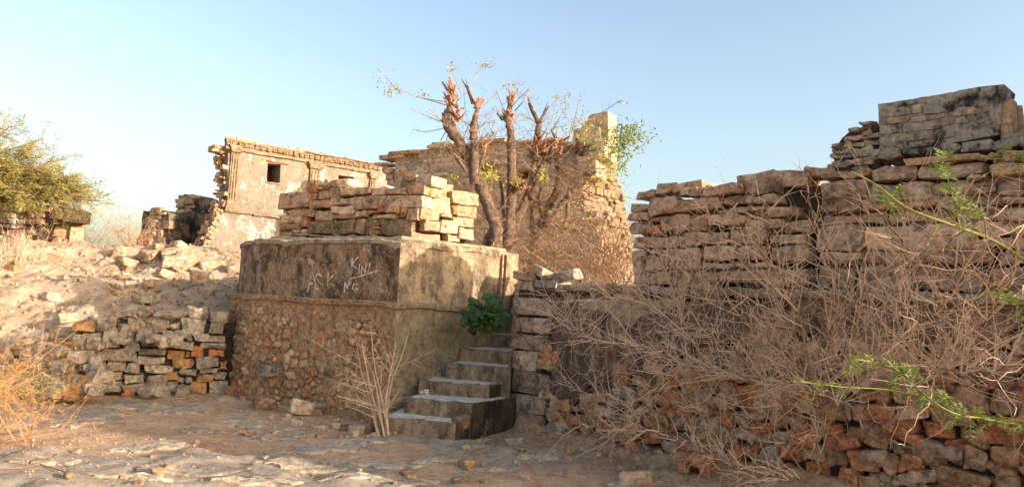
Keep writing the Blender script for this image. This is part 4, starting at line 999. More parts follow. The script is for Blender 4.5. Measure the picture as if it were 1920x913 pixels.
# torn rubble section at the left end
fT = Face((fB.pt(0, 0).x, fB.pt(0, 0).y), (fB.pt(0, 0, -1).x, fB.pt(0, 0, -1).y))
if fT.N.dot(-fB.U) < 0: fT.N = -fT.N
tp = pxpoly(fB, outline[:10], z3)
for k in range(270):
    i = rng.randrange(0, 8); a = Vector(tp[i]); b_ = Vector(tp[i+1]); q = a.lerp(b_, rng.random())
    if q.y < 1.9: continue
    dd = rng.uniform(.02, .9); s_ = rng.uniform(.035, .10)
    stone('stone', fB.pt(q.x-.01-.08*math.sin(dd*3)+rng.uniform(-.06, .05), q.y+rng.uniform(-.05, .05), -dd), fB.U, fB.N, fB.Z, (s_, s_, s_*rng.uniform(.45, .7)), rng.choice(['stone_tan', 'stone_tan', 'stone_brown', 'stone_rubble']), bld, bevel=.04, skew=.3)
for (x, y, hx, hz) in [(215, 178, .22, .06), (205, 195, .2, .05), (230, 190, .12, .12)]:
    u_, z_ = fB.px(x/3.043+340, y/3.043+220, -.4); stone('bracket', fB.pt(u_, z_, -.4), fB.U, fB.N, fB.Z, (hx, .25, hz), 'stone_tan', bld, bevel=.03, skew=.15)
ch = [[(318, 600), (335, 590), (352, 605), (345, 628), (325, 640)], [(318, 632), (395, 630)], [(395, 585), (392, 672)], [(500, 590), (503, 682)], [(430, 655), (497, 650)], [(432, 690), (440, 662), (460, 656), (468, 690)], [(470, 652), (474, 690)], [(350, 640), (372, 660)], [(520, 620), (535, 645)]]
strokes_px(fB, [[q] for q in ch], z3, .05, bld, 'chalk_bright', .01)
build('plaster_scar', *wall_poly(fB, jag(pxpoly(fB, [(232, 822), (250, 812), (252, 840), (242, 850)], z3), .05, .02), .04, w=.012), 'red_plaster', bld)

# ================================================================== central ruin
C0 = at(738, 420, 22.0); C1 = at(1092, 420, 18.6)
fC = Face((C0.x, C0.y), (C1.x, C1.y)); z6 = (700, 180, 3.84); zc = (680, 100, 2.173)
ruin = empty('ruined_hall', fC.pt(3, 1.6, -1), 'weathered stone ruin with eave slabs and broken tower behind the pollarded tree', 'building')
op1 = [(770, 512), (870, 500), (870, 600), (775, 640)]; op2 = [(1040, 545), (1120, 540), (1110, 640), (1050, 650)]
ol = [(160, 450), (230, 420), (340, 395), (420, 385), (430, 350), (560, 340), (750, 345), (960, 340), (1060, 325), (1175, 315), (1300, 330), (1500, 330), (1500, 1400), (120, 1400), (150, 620)]
V, F = wall_poly(fC, pxpoly(fC, ol, z6), .7, [pxpoly(fC, op1, z6), pxpoly(fC, op2, z6)]); build('wall', V, F, 'ruin_wall', ruin)
for op, wv in ((op1, -.35), (op2, -.35)):
    q = pxpoly(fC, op, z6); a = min(p[0] for p in q); b_ = max(p[0] for p in q); c_ = min(p[1] for p in q); d_ = max(p[1] for p in q)
    wn = build('opening', *wall_poly(fC, [(a-.03, c_-.03), (b_+.03, c_-.03), (b_+.03, d_+.03), (a-.03, d_+.03)], .1, w=wv), 'red_plaster', ruin)
    stone('lintel', fC.pt((a+b_)/2, d_+.06, .0), fC.U, fC.N, fC.Z, ((b_-a)/2+.18, .22, .05), 'stone_pale', wn, bevel=.02, skew=.06)
ledge = [(45, 455, 240, 468), (410, 572, 540, 588), (1030, 515, 1140, 528), (30, 480, 120, 500)]
stones_px(fC, [(60, 424, 235, 456, 'stone_tan'), (125, 400, 345, 428, 'stone_tan'), (28, 482, 120, 502), (410, 560, 545, 582), (1028, 505, 1145, 526, 'stone_pale'), (418, 358, 545, 384), (545, 345, 640, 360), (1048, 322, 1170, 342)], ruin, 'ruin_wall', z6, .55, .18, 'eave_slab', .004, bevel=.03, skew=.1)
mb = MB()
o = stones_px(fC, [(748, 312, 955, 340, 'stone_rubble')], ruin, 'stone_rubble', z6, .6, .1, 'tilted_slab', bevel=.03, skew=.3)[0]; o.rotation_euler = (0, R(-5), 0)
# console bracket under the left eave
for (x0, y0, x1, y1) in [(60, 515, 135, 560), (75, 555, 145, 605), (95, 600, 150, 640)]:
    stones_px(fC, [(x0, y0, x1, y1)], ruin, 'stone_tan', z6, .4, .0, 'bracket', bevel=.06, skew=.2)
# exposed stone patches on the face
courses(fC, pxpoly(fC, [(360, 420), (470, 410), (520, 440), (550, 500), (480, 515), (400, 500), (365, 470)], z6), ruin, ['stone_tan', 'ruin_wall'], (.09, .15), (.15, .35), .1, .006, .025, 'stone', 60, .02, bevel=.02, skew=.15)
courses(fC, pxpoly(fC, [(800, 370), (960, 360), (960, 500), (830, 500)], z6), ruin, ['ruin_wall', 'stone_tan'], (.12, .2), (.25, .5), .1, .006, .02, 'stone', 60, .02, bevel=.02, skew=.12)
courses(fC, pxpoly(fC, [(690, 640), (985, 640), (985, 900), (690, 900)], zc), ruin, ['ruin_wall', 'stone_tan', 'stone_grey'], (.13, .22), (.2, .5), .1, .006, .03, 'stone', 230, .02, bevel=.02, skew=.1)
courses(fC, pxpoly(fC, [(420, 345), (560, 345), (560, 372), (420, 385)], z6), ruin, ['ruin_wall'], (.12, .2), (.5, .9), .2, .004, .04, 'stone', 40, .01, bevel=.02, skew=.05)
courses(fC, pxpoly(fC, [(170, 455), (340, 400), (430, 388), (750, 350), (1060, 330), (1480, 335), (1480, 800), (170, 800)], z6), ruin, ['ruin_wall', 'ruin_wall', 'stone_tan', 'stone_grey'], (.14, .32), (.25, .8), .1, .006, .014, 'stone', 290, .012, cull=lambda u, z: any(inpoly(pxpoly(fC, o_, z6), u, z) for o_ in (op1, op2)), bevel=.03, skew=.16)
strokes_px(fC, [[(318, 520), (335, 515), (340, 528), (322, 540), (342, 540)], [(352, 515), (370, 512)], [(352, 515), (352, 528), (366, 530), (366, 542), (350, 545)], [(392, 515), (398, 530), (412, 512)], [(398, 530), (390, 552)], [(430, 520), (428, 545)], [(440, 528), (458, 528)]], z6, .035, ruin, 'chalk', .06, 'scratches', 'stuff')
# broken tower at the right end (front + sunlit flank)
tw = at(1095, 420, 18.4); fQ = Face((C1.x, C1.y), (C1.x+.70, C1.y+.80)); 
if fQ.N.dot(-Vector((C1.x, C1.y, 0))) < 0: fQ.N = -fQ.N
uq0, zq0 = fC.px(1075, 420)
courses(fC, pxpoly(fC, [(1072, 272), (1078, 248), (1094, 228), (1106, 213), (1139, 207), (1141, 270)]), ruin, ['ruin_wall', 'stone_tan'], (.45, .7), (.7, 1.2), .6, .01, .0, 'tower_block', 20, .03, bevel=.05, skew=.1)
V, F = wall_poly(fC, pxpoly(fC, [(1068, 300), (1074, 262), (1092, 232), (1106, 214), (1138, 208), (1141, 300)]), .5, w=-.05); build('tower_wall', V, F, 'ruin_wall', ruin)
stones_px(fC, [(1086, 266, 1140, 300, 'stone_pale'), (1086, 300, 1122, 335, 'stone_pale')], ruin, 'stone_pale', (0, 0, 1), .7, .15, 'tower_block', bevel=.05, skew=.05)
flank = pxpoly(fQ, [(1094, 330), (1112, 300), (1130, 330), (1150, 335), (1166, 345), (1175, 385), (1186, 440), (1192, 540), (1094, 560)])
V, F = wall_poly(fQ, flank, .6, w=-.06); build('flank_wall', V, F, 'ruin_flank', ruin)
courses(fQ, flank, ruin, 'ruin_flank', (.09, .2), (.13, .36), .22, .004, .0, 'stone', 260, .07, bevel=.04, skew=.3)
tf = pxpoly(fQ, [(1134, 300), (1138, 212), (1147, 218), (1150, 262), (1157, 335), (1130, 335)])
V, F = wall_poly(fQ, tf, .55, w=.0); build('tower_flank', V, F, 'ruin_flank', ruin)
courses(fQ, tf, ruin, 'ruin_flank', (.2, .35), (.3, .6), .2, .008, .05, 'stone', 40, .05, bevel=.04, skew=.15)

# ================================================================== stub ruins far left
def stub(name, lab, poly, d, dirv, mats, m_core, hr, wr, thick=.6, mid=None):
    cx = sum(p[0] for p in poly)/len(poly); cy = sum(p[1] for p in poly)/len(poly); c0 = at(cx, cy, d)
    f_ = Face((c0.x, c0.y), (c0.x+dirv[0], c0.y+dirv[1])); q = pxpoly(f_, poly)
    e = empty(name, f_.pt(0, min(p[1] for p in q), -thick/2), lab, 'ruin')
    V, F = wall_poly(f_, jag(q, .15, .05), thick, w=-.05); build('core', V, F, m_core, e)
    if mats: courses(f_, q, e, mats, hr, wr, .25, .01, .02, 'stone', 130, .06, bevel=.05, skew=.22)
    return e, f_
e1, f1 = stub('ruin_stub', 'short broken tower of thin stones beside the plastered building', [(372, 480), (328, 480), (330, 415), (332, 365), (345, 362), (370, 370), (374, 400), (388, 405)], 25, (.9, -.43), ['stone_tan', 'ruin_wall', 'stone_brown'], 'dark_stub', (.10, .2), (.2, .5), .9)
e2, f2 = stub('ruin_stub', 'dark lichen blackened wall stump left of the plastered building', [(300, 490), (308, 418), (330, 405), (352, 398), (386, 410), (384, 490)], 23.5, (.9, -.43), None, 'dark_stub', (.2, .3), (.3, .6), 1.2)
e3, f3 = stub('ruin_stub', 'jagged brown masonry stump at left edge of the dark wall stump', [(246, 490), (252, 455), (264, 420), (266, 396), (285, 394), (312, 396), (314, 425), (308, 490)], 22.8, (.9, -.43), ['stone_brown', 'stone_tan', 'ruin_wall'], 'dark_stub', (.14, .3), (.25, .6), .8)
e4, f4 = stub('ruin_stub', 'sunlit broken wall end with moulded cap beside the leafy tree', [(62, 480), (62, 445), (75, 415), (100, 408), (125, 380), (138, 392), (140, 408), (158, 416), (154, 480)], 19.0, (.8, .6), ['rock_pale', 'stone_lit', 'stone_pale'], 'ruin_wall', (.18, .35), (.3, .7), .8)
stones_px(f4, [(122, 404, 162, 420, 'stone_tan'), (128, 420, 156, 478, 'stone_tan')], e4, 'stone_tan', (0, 0, 1), .9, .12, 'moulded_cap', bevel=.04, skew=.06)
e5, f5 = stub('ruin_stub', 'shadowed brown wall under the leafy tree canopy', [(-60, 470), (-60, 380), (40, 382), (95, 385), (120, 392), (112, 410), (70, 420), (62, 470)], 18.6, (.95, -.3), ['stone_brown', 'stone_block'], 'mortar', (.10, .2), (.15, .4), .8)
# ================================================================== vegetation
def twig(mb, p, d, L, r, rnd, lev, maxlev, seg=.07, wig=.5, up=.0, nchild=3, ends=None, sides=3, cl=(.35, .65), zig=0.0, rmin=.0018):
    n = max(3, int(L/seg)); pts = [Vector(p)]; rad = [r]; d = Vector(d).normalized(); side = rv(rnd)
    kids = []
    for i in range(n):
        t = (i+1)/n
        d = (d+rv(rnd)*wig*.35+Vector((0, 0, up*.1))+side*zig*(1 if i % 2 else -1)*.5).normalized()
        pts.append(pts[-1]+d*(L/n)); rad.append(r*(1-.72*t))
        if lev < maxlev and t > .15: kids.append((pts[-1].copy(), d.copy(), rad[-1]))
    mb.tube(pts, rad, sides if lev else max(sides, 5), cap=False)
    if ends is not None: ends.append((pts[-1], d, lev))
    if lev < maxlev and kids:
        for k in range(nchild+rnd.randint(-1, 1)):
            q, dd, rr = rnd.choice(kids); s = dd.cross(rv(rnd)); s = s.normalized() if s.length > .01 else dd.orthogonal()
            twig(mb, q, dd*.55+s*.85+Vector((0, 0, up*.3)), L*rnd.uniform(*cl), max(rr*.78, rmin), rnd, lev+1, maxlev, seg, wig, up, nchild, ends, 3, cl, zig, rmin)

# ---- big bare thorn bush in front of the retaining wall
rb_ = random.Random(21)
bush = empty('thorn_bush', atz(1525, 905, 0), 'large tangled leafless thorn bush sprawling in front of the retaining wall', 'bush')
root = atz(1528, 912, 0.02)
def walld(px, py): 
    u, z = fW.px(px, py); return fW.pt(u, z).y
trunk = MB()
limbs = [  # explicit leading limbs (pixel path and distance in front of the wall)
    ([(1528, 900), (1535, 820), (1540, 745), (1500, 722), (1440, 713), (1322, 697), (1231, 658), (1155, 645), (1082, 624), (1057, 590)], .55, .020),
    ([(1528, 905), (1480, 900), (1400, 885), (1340, 850), (1280, 825), (1180, 805), (1050, 800)], .7, .014),
    ([(1530, 860), (1450, 740), (1370, 700), (1300, 690), (1240, 720), (1160, 755), (1045, 710)], .5, .010),
    ([(1535, 800), (1550, 700), (1620, 620), (1690, 560), (1700, 490), (1660, 410), (1610, 360)], .5, .015),
    ([(1535, 800), (1500, 650), (1450, 560), (1390, 480), (1345, 420), (1310, 395)], .45, .014),
    ([(1535, 780), (1560, 640), (1570, 520), (1540, 430), (1510, 350)], .55, .014),
    ([(1540, 760), (1640, 690), (1760, 700), (1790, 660), (1870, 560), (1900, 470)], .6, .013),
    ([(1540, 745), (1430, 620), (1330, 560), (1290, 500), (1240, 430)], .4, .012),
    ([(1535, 780), (1620, 700), (1720, 610), (1800, 520), (1830, 420)], .7, .013),
    ([(1440, 713), (1350, 640), (1250, 590), (1180, 560), (1110, 560)], .35, .009),
    ([(1535, 820), (1600, 740), (1700, 700), (1800, 690), (1930, 690)], .8, .011),
    ([(1330, 700), (1290, 620), (1260, 540), (1230, 470)], .35, .008),
    ([(1540, 740), (1480, 560), (1430, 470), (1440, 400), (1410, 360)], .8, .011),
    ([(1560, 640), (1640, 520), (1760, 470), (1850, 400)], .9, .010),
    ([(1528, 905), (1430, 800), (1330, 770), (1200, 780), (1130, 830)], .45, .009)]
tw_ = MB(); seeds = []
for path, off, r0 in limbs:
    P = [at(x, y, max(3.4, walld(x, y)-off-(.25 if i > len(path)//2 else .1))) for i, (x, y) in enumerate(path)]
    S = spline(P, 6); S = [p+rv(rb_)*.032 for p in S]; m = len(S)
    trunk.tube(S, [r0*.6*(1-.65*i/m)+.003 for i in range(m)], 6)
    L = sum((S[i+1]-S[i]).length for i in range(m-1))
    for i in range(4, m-1):
        seeds.append((S[i], (S[i+1]-S[i]).normalized(), i/m, r0))
nW = Vector((WN.x, WN.y, 0))
for p, d, t, r0 in seeds:
    for k in range((3 if .9 < p.z < 1.7 else 2) if rb_.random() < (.8 if p.z < 2 else .2) else 1):
        s = d.cross(rv(rb_)).normalized(); dd = d*.5+s*.7+Vector((-.12, 0, .45))+nW*.12
        u_, z_ = (p-fW.p0).dot(fW.U), p.z
        low_ = p.z < .75
        if p.z > 2.25 and rb_.random() < .6: continue
        twig(tw_, p, dd, rb_.uniform(.28, .7)*(.65 if low_ else .6 if p.z > 2.1 else 1), rb_.uniform(.0044, .0072), rb_, 1, 3, .08, .5, .06, 2, None, 3, (.4, .7), .6, .0026)
trunk.build('limb', 'twig_brown', bush, smooth=60)
tw_.build('twigs', 'twig_pale', bush)
print('bush tris', len(tw_.F)*2)
# fine dead growth filling the bush
fill = MB()
for k in range(60):
    px = rb_.gauss(1600, 165); py = rb_.gauss(560, 95)
    if not (1250 < px < 1940 and 340 < py < 800): continue
    p = at(px, py, max(3.4, walld(px, py)-rb_.uniform(.2, .75)))
    twig(fill, p, rv(rb_)+Vector((0, 0, .35)), rb_.uniform(.2, .5), rb_.uniform(.002, .0032), rb_, 1, 3, .06, .5, .05, 3, None, 3, (.35, .7), .5)
fill.build('fine_twigs', 'twig_brown', bush, kind='stuff')
lv = MB()
for k in range(2200):
    px = rb_.gauss(1620, 130); py = rb_.gauss(560, 80)
    p = at(px, py, max(3.4, walld(px, py)-rb_.uniform(.2, .8))); lv.leaf(p, rv(rb_), rv(rb_), rb_.uniform(.012, .028), rb_.uniform(.005, .01))
lv.build('dead_leaves', 'dead_leaf', bush)

# ---- green leaved branches reaching in from the right
def pinnate(lm, sm, p, d, L, rnd, n=7, ll=.045, lw=.014):
    d = Vector(d).normalized(); side = d.cross(Vector((0, 0, 1)));side = side.normalized() if side.length > .05 else Vector((1, 0, 0)); up = side.cross(d)
    pts = [p+d*(L*i/n)+Vector((0, 0, -1))*(.25*L*(i/n)**2) for i in range(n+1)]; sm.tube(pts, [.0022*(1-.6*i/n) for i in range(n+1)], 3, cap=False)
    for i in range(1, n+1):
        for s_ in (-1, 1): lm.leaf(pts[i], d*.55+side*s_+rv(rnd)*.25, up+rv(rnd)*.4, ll*rnd.uniform(.7, 1.15), lw*rnd.uniform(.8, 1.2))
rg = random.Random(5)
gb = empty('green_shrub', (3.75, 4.5, 0), 'green shrub reaching leafy branches into view from the right edge', 'shrub')
st_ = MB(); lf = MB(); rt_ = Vector((3.75, 4.5, 0))
gl = [([(1990, 560), (1920, 488), (1860, 450), (1780, 420), (1700, 390), (1640, 345), (1595, 322)], 4.5, .011, (.15, .8)),
      ([(1800, 430), (1790, 380), (1775, 330), (1768, 300)], 4.4, .005, (.1, 1)),
      ([(1990, 830), (1920, 800), (1850, 785), (1790, 775), (1740, 745), (1690, 700), (1640, 680), (1600, 672)], 4.3, .007, (0, 1)),
      ([(1740, 745), (1660, 730), (1580, 725), (1500, 715)], 4.5, .004, (.5, 1)), ([(1990, 590), (1920, 570), (1870, 565)], 4.2, .006, (0, 1)), ([(1990, 310), (1920, 288), (1880, 285)], 4.6, .004, (0, 1)), ([(1700, 392), (1680, 375), (1650, 378)], 4.45, .003, (.2, 1)), ([(1850, 445), (1840, 400), (1800, 390)], 4.4, .004, (.2, 1))]
for j, (path, d0, r0, rngt) in enumerate(gl):
    P = [at(x, y, d0+.12*math.sin(i*1.3)) for i, (x, y) in enumerate(path)]
    if path[0][0] > 1950: P = [rt_+Vector((0, 0, 0)), rt_.lerp(P[0], .6)+Vector((.1, 0, .15))]+P
    S = spline(P, 6); m = len(S); st_.tube(S, [r0*(1-.7*i/m)+.0015 for i in range(m)], 6)
    i0 = 12 if path[0][0] > 1950 else 2
    for i in range(i0, m):
        t = (i-i0)/max(1, m-i0)
        if t < rngt[0] or t > rngt[1]: continue
        for k in range(1 if j in (0, 3) else 2):
            if rg.random() < (.55 if j == 0 else .9): pinnate(lf, st_, S[i], (S[i]-S[i-1]).normalized()*.6+rv(rg)+Vector((0, 0, .2)), rg.uniform(.06, .13), rg, rg.randint(4, 6), .042, .013)
st_.build('stem', 'twig_green', gb, smooth=60); lf.build('leaves', 'leaf_fresh', gb)

# ---- pollarded tree behind the platform
rt2 = random.Random(11); TD = 14.0
tree = empty('pollarded_tree', at(940, 480, TD), 'pollarded multi stemmed tree with splintered stubs and sparse shoots behind platform', 'tree')
def zt(x, y, dd=0): return at(x/2.173+680, y/2.173+100, TD+dd)
stems = [([(520, 860), (545, 740), (512, 620), (458, 480), (402, 375), (348, 295), (350, 240), (372, 185)], 0, .155, .085),
         ([(458, 480), (456, 420), (455, 350), (452, 295), (468, 225)], -.1, .105, .06),
         ([(590, 860), (592, 780), (606, 600), (606, 430), (602, 320), (592, 270), (604, 195)], .2, .14, .06),
         ([(585, 800), (625, 690), (690, 540), (702, 430), (716, 300), (718, 285)], .3, .12, .055),
         ([(690, 540), (740, 450), (800, 390)], .25, .085, .06),
         ([(660, 880), (695, 830), (745, 660), (790, 560), (800, 480), (795, 420), (860, 380)], .45, .12, .05),
         ([(745, 660), (722, 600), (730, 540)], .4, .06, .03), ([(745, 655), (830, 590), (880, 520), (905, 495)], .3, .06, .04),
         ([(500, 860), (505, 760), (540, 700)], .1, .10, .05), ([(560, 860), (575, 720), (570, 600), (560, 490)], .35, .07, .02),
         ([(690, 860), (690, 700), (680, 600)], .5, .06, .03), ([(740, 700), (830, 712), (900, 740), (960, 800), (1040, 850)], -.2, .04, .02), ([(830, 650), (840, 590), (838, 560)], .1, .05, .03), ([(470, 460), (490, 420), (495, 385)], -.1, .04, .02), ([(440, 450), (395, 440), (365, 400)], -.1, .045, .02)]
for path, dd, r0, r1 in stems:
    P = [zt(x, y, dd) for x, y in path]; P[0].z -= .25
    S = spline(P, 10); m = len(S); mb = MB(); n = 14
    mb.tube(S, [(r0+(r1-r0)*i/(m-1))*.88*(1+.07*math.sin(i*1.3)+rt2.uniform(-.06, .06)) for i in range(m)], n)
    V = np.array(mb.V); V += np.stack([vnoise(V*11+3*k)+.5*vnoise(V*23+3*k) for k in range(3)], 1)*.02; mb.V = V.tolist()
    mb.build('stem', 'bark', tree, smooth=80)
tt_ = MB()
for path, dd, r0, r1 in stems:
    for k in range(13):
        i = rt2.randrange(0, len(path)-1); q = rt2.random(); p = zt(path[i][0]+(path[i+1][0]-path[i][0])*q, path[i][1]+(path[i+1][1]-path[i][1])*q, dd)
        twig(tt_, p, Vector((rt2.gauss(0, .8), rt2.gauss(0, .5), rt2.uniform(.1, 1))), rt2.uniform(.3, .9), rt2.uniform(.006, .013), rt2, 1, 3, .09, .4, .05, 3, None, 3, (.35, .65), .15, .0032)
tt_.build('dead_twigs', 'twig_brown', tree)
def knob(x, y, dd, r, n, dirv, L=.22, spread=.8, mat='splinter'):
    c = zt(x, y, dd); mb = MB(); D = Vector(dirv).normalized()
    for k in range(n):
        d = (D+rv(rt2)*spread).normalized(); p = c+rv(rt2)*r*rt2.random(); l_ = L*rt2.uniform(.4, 1.2); b_ = rt2.uniform(.016, .038)
        mb.tube([p-d*.05, p+d*l_*.5+rv(rt2)*.02, p+d*l_], [b_, b_*.8, b_*rt2.uniform(.15, .6)], 6)
    mb.build('splintered_stubs', mat, tree, smooth=40)
knob(365, 205, 0, .12, 26, (.0, 0, 1), .26, .6); knob(372, 180, 0, .06, 8, (-.5, 0, 1), .34, .3); knob(350, 280, 0, .12, 14, (-.3, 0, .8), .2, .9, 'bark'); knob(380, 260, -.05, .12, 14, (.2, 0, 1), .2, .8)
knob(468, 215, -.1, .05, 9, (.1, 0, 1), .2, .6); knob(445, 195, -.1, .04, 4, (-.45, 0, 1), .45, .15, 'bark')
knob(600, 270, .2, .12, 16, (0, 0, .8), .22, .8); knob(605, 195, .2, .05, 10, (0, 0, 1), .22, .6); knob(565, 262, .2, .03, 4, (-.6, 0, .8), .15, .4, 'bark')
knob(715, 275, .3, .03, 3, (-.5, 0, 1), .42, .12, 'bark'); knob(722, 280, .3, .03, 3, (.45, 0, 1), .36, .12, 'bark')
knob(730, 390, .28, .2, 40, (0, 0, .8), .24, .9); knob(785, 385, .25, .2, 40, (.2, 0, .8), .24, .9); knob(700, 420, .3, .14, 16, (-.2, 0, .7), .22, .8, 'bark'); knob(755, 440, .25, .14, 18, (0, -.3, .5), .2, 1, 'bark')
knob(880, 395, .4, .14, 22, (.5, 0, .6), .28, .8, 'bark'); knob(905, 495, .3, .06, 8, (.8, 0, .2), .2, .5, 'bark'); knob(640, 550, 0, .12, 20, (0, -.3, .3), .2, 1); knob(495, 390, -.1, .06, 8, (.2, 0, 1), .2, .5); knob(362, 400, -.1, .03, 4, (-.3, 0, 1), .2, .4, 'bark')
sh_ = MB(); lf = MB(); lfy = MB()
shoots = [[(350, 215), (250, 185), (150, 155), (100, 105), (65, 70)], [(345, 200), (230, 180), (130, 145), (100, 165)], [(400, 170), (375, 100), (358, 55)], [(440, 160), (465, 90), (490, 45), (515, 60)], [(470, 235), (540, 170), (590, 125), (630, 130)], [(620, 235), (660, 190), (682, 145)], [(740, 330), (775, 250), (790, 180)], [(760, 330), (810, 250), (840, 160)], [(800, 350), (870, 300), (960, 250), (1055, 190)], [(345, 290), (270, 260), (205, 235)], [(350, 300), (260, 320), (205, 310)], [(360, 310), (320, 280), (270, 225)], [(820, 420), (900, 330), (940, 280)], [(410, 130), (420, 260)], [(345, 310), (310, 370), (280, 440)], [(350, 320), (330, 400)], [(700, 420), (760, 380), (870, 300)], [(880, 440), (960, 420), (1040, 400), (1110, 330)], [(880, 460), (980, 470), (1060, 430)], [(530, 560), (520, 500), (505, 470)], [(380, 560), (370, 510), (360, 490)], [(640, 560), (630, 520)], [(735, 545), (738, 500)], [(760, 330), (700, 300), (640, 240)], [(850, 330), (880, 200), (890, 180)], [(900, 560), (980, 500), (1000, 470)]]
for s_ in shoots:
    sh_ = MB(); P = [zt(x, y, rt2.uniform(-.25, .25)) for x, y in s_]; S = spline(P, 5); m = len(S); sh_.tube(S, [.009*(1-.75*i/m)+.002 for i in range(m)], 4)
    for i in range(m//2, m):
        if rt2.random() < .75: twig(sh_, S[i], (S[i]-S[i-1])*3+rv(rt2)*.5, rt2.uniform(.1, .3), .004, rt2, 2, 3, .06, .5, 0, 2)
    sh_.build('shoot', 'shoot', tree)
def clump(lm, x, y, rx, ry, n, size=.10, dd=0, droop=.4):
    for k in range(n):
        a = rt2.gauss(0, .5); q = rt2.gauss(0, .5); p = zt(x+a*rx, y+q*ry, dd+rt2.gauss(0, .2)); lm.leaf(p, rv(rt2)+Vector((0, 0, -droop)), rv(rt2), size*rt2.uniform(.5, 1.1), size*.3)
for (x, y, rx, ry, n) in [(85, 110, 45, 40, 26), (120, 155, 40, 25, 40), (245, 168, 25, 15, 26), (360, 62, 14, 26, 26), (490, 55, 40, 28, 34), (600, 132, 40, 18, 26), (535, 325, 14, 12, 20), (680, 150, 8, 10, 6), (790, 180, 16, 12, 14), (840, 160, 16, 14, 14), (1055, 195, 22, 12, 12), (830, 220, 40, 40, 30), (790, 300, 40, 30, 34)]: clump(lf, x, y, rx, ry, n, .085)
for (x, y, rx, ry, n) in [(905, 285, 70, 55, 90), (895, 345, 60, 30, 50), (515, 492, 40, 45, 160), (375, 505, 24, 24, 40), (625, 520, 30, 30, 60), (738, 500, 24, 26, 70), (1000, 400, 90, 60, 130), (985, 500, 70, 50, 90), (860, 650, 100, 60, 60)]: clump(lfy, x, y, rx, ry, n, .10)
lff = MB()
for (x, y, rx, ry, n) in [(1068, 335, 95, 55, 420), (1050, 385, 70, 40, 160), (1035, 455, 70, 50, 130), (1110, 320, 30, 30, 50)]: clump(lff, x, y, rx, ry, n, .11)
lf.build('sparse_leaves', 'leaf_olive', tree); lfy.build('yellow_leaves', 'leaf_yellow', tree); lff.build('green_leaves', 'leaf_fresh', tree)

# ---- brown thicket right of the tree, on the terrace
rk = random.Random(31)
tk = empty('dry_thicket', at(1090, 510, 12.5), 'brown leafless thicket tangled on the terrace between tree and right wall', 'bush'); mb = MB(); m2 = MB()
for k in range(150):
    px = rk.uniform(990, 1180); d = rk.uniform(11.6, 14.5); p = at(px, 500, d); p.z = tz(p.x, p.y)
    twig(mb, p, Vector((rk.uniform(-.7, .7), rk.uniform(-.3, .3), 1)), rk.uniform(.5, 1.5)*(1 if px > 1050 else .7), rk.uniform(.008, .016), rk, 1, 3, .1, .6, .1, 3, None, 3, (.4, .7), .3, .0036)
mb.build('twigs', 'twig_brown', tk)
for k in range(1400):
    p = at(rk.gauss(1110, 45), rk.gauss(455, 45), rk.uniform(11.8, 14)); m2.leaf(p, rv(rk), rv(rk), rk.uniform(.02, .05), .012)
m2.build('dead_leaves', 'dead_leaf', tk)

# ---- feathery tree, far left
rl = random.Random(41)
lt = empty('feathery_tree', at(-120, 470, 15.5), 'feathery yellow green thorn tree overhanging the ruins at left edge', 'tree')
br = MB(); cr = MB(); root = at(-130, 470, 15.5); root.z = tz(root.x, root.y)-.1
top = root+Vector((.1, 0, .9)); br.tube(spline([root, root+Vector((.12, .05, .5)), top], 4), [.2, .19, .18, .17, .16, .15, .15, .15, .14], 8)
targets = []
for k in range(64):
    t_ = rl.random()
    px = rl.uniform(-330, 60) if k < 38 else rl.uniform(40, 150); ymin = np.interp(px, [-330, -150, 0, 60, 110, 150, 190], [330, 235, 232, 285, 330, 362, 376]); py = rl.uniform(ymin, np.interp(px, [-330, 0, 100, 190], [380, 368, 376, 380])); d = 15.5+rl.uniform(-1.6, 1.3)
    if k >= 38: d = 15.2+rl.uniform(-.7, .5)
    targets.append(at(px, py, d))
targets += [at(190, 377, 15.2), at(160, 372, 15.0), at(125, 345, 15.3), at(75, 262, 15.4), at(20, 236, 15.3), at(100, 300, 15.5)]
def feather(p, d, L, n):
    d = d.normalized(); side = d.cross(Vector((0, 0, 1))); side = side.normalized() if side.length > .05 else Vector((1, 0, 0))
    for i in range(n):
        q = p+d*(L*i/n)+Vector((0, 0, -.15*L*(i/n)**2))
        for s_ in (-1, 1):
            e = side*s_+d*.4+rv(rl)*.5; cr.leaf(q, e, rv(rl), rl.uniform(.04, .085), rl.uniform(.010, .018))
for t_ in targets:
    mid = top.lerp(t_, .45)+Vector((0, 0, .25))+rv(rl)*.25; S = spline([top+rv(rl)*.05, mid, t_], 7); m = len(S)
    br.tube(S, [.035*(1-.85*i/m)+.004 for i in range(m)], 4)
    for i in range(5, m):
        for k in range(4):
            d = (S[i]-S[i-1]).normalized()*.5+rv(rl)*.8+Vector((.1, 0, -.05)); p = S[i]+rv(rl)*.06; l2 = rl.uniform(.25, .6)
            q = p+d.normalized()*l2; br.tube([p, p.lerp(q, .5)+rv(rl)*.03, q], [.005, .004, .002], 3, cap=False)
            if rl.random() < .42: continue
            for j in range(6):
                e = p.lerp(q, .25+.15*j); feather(e, d+rv(rl)*.9, rl.uniform(.12, .26), 5)
br.build('branches', 'twig_brown', lt); cr.build('crown', 'leaf_olive', lt)
print('crown tris', len(cr.F))

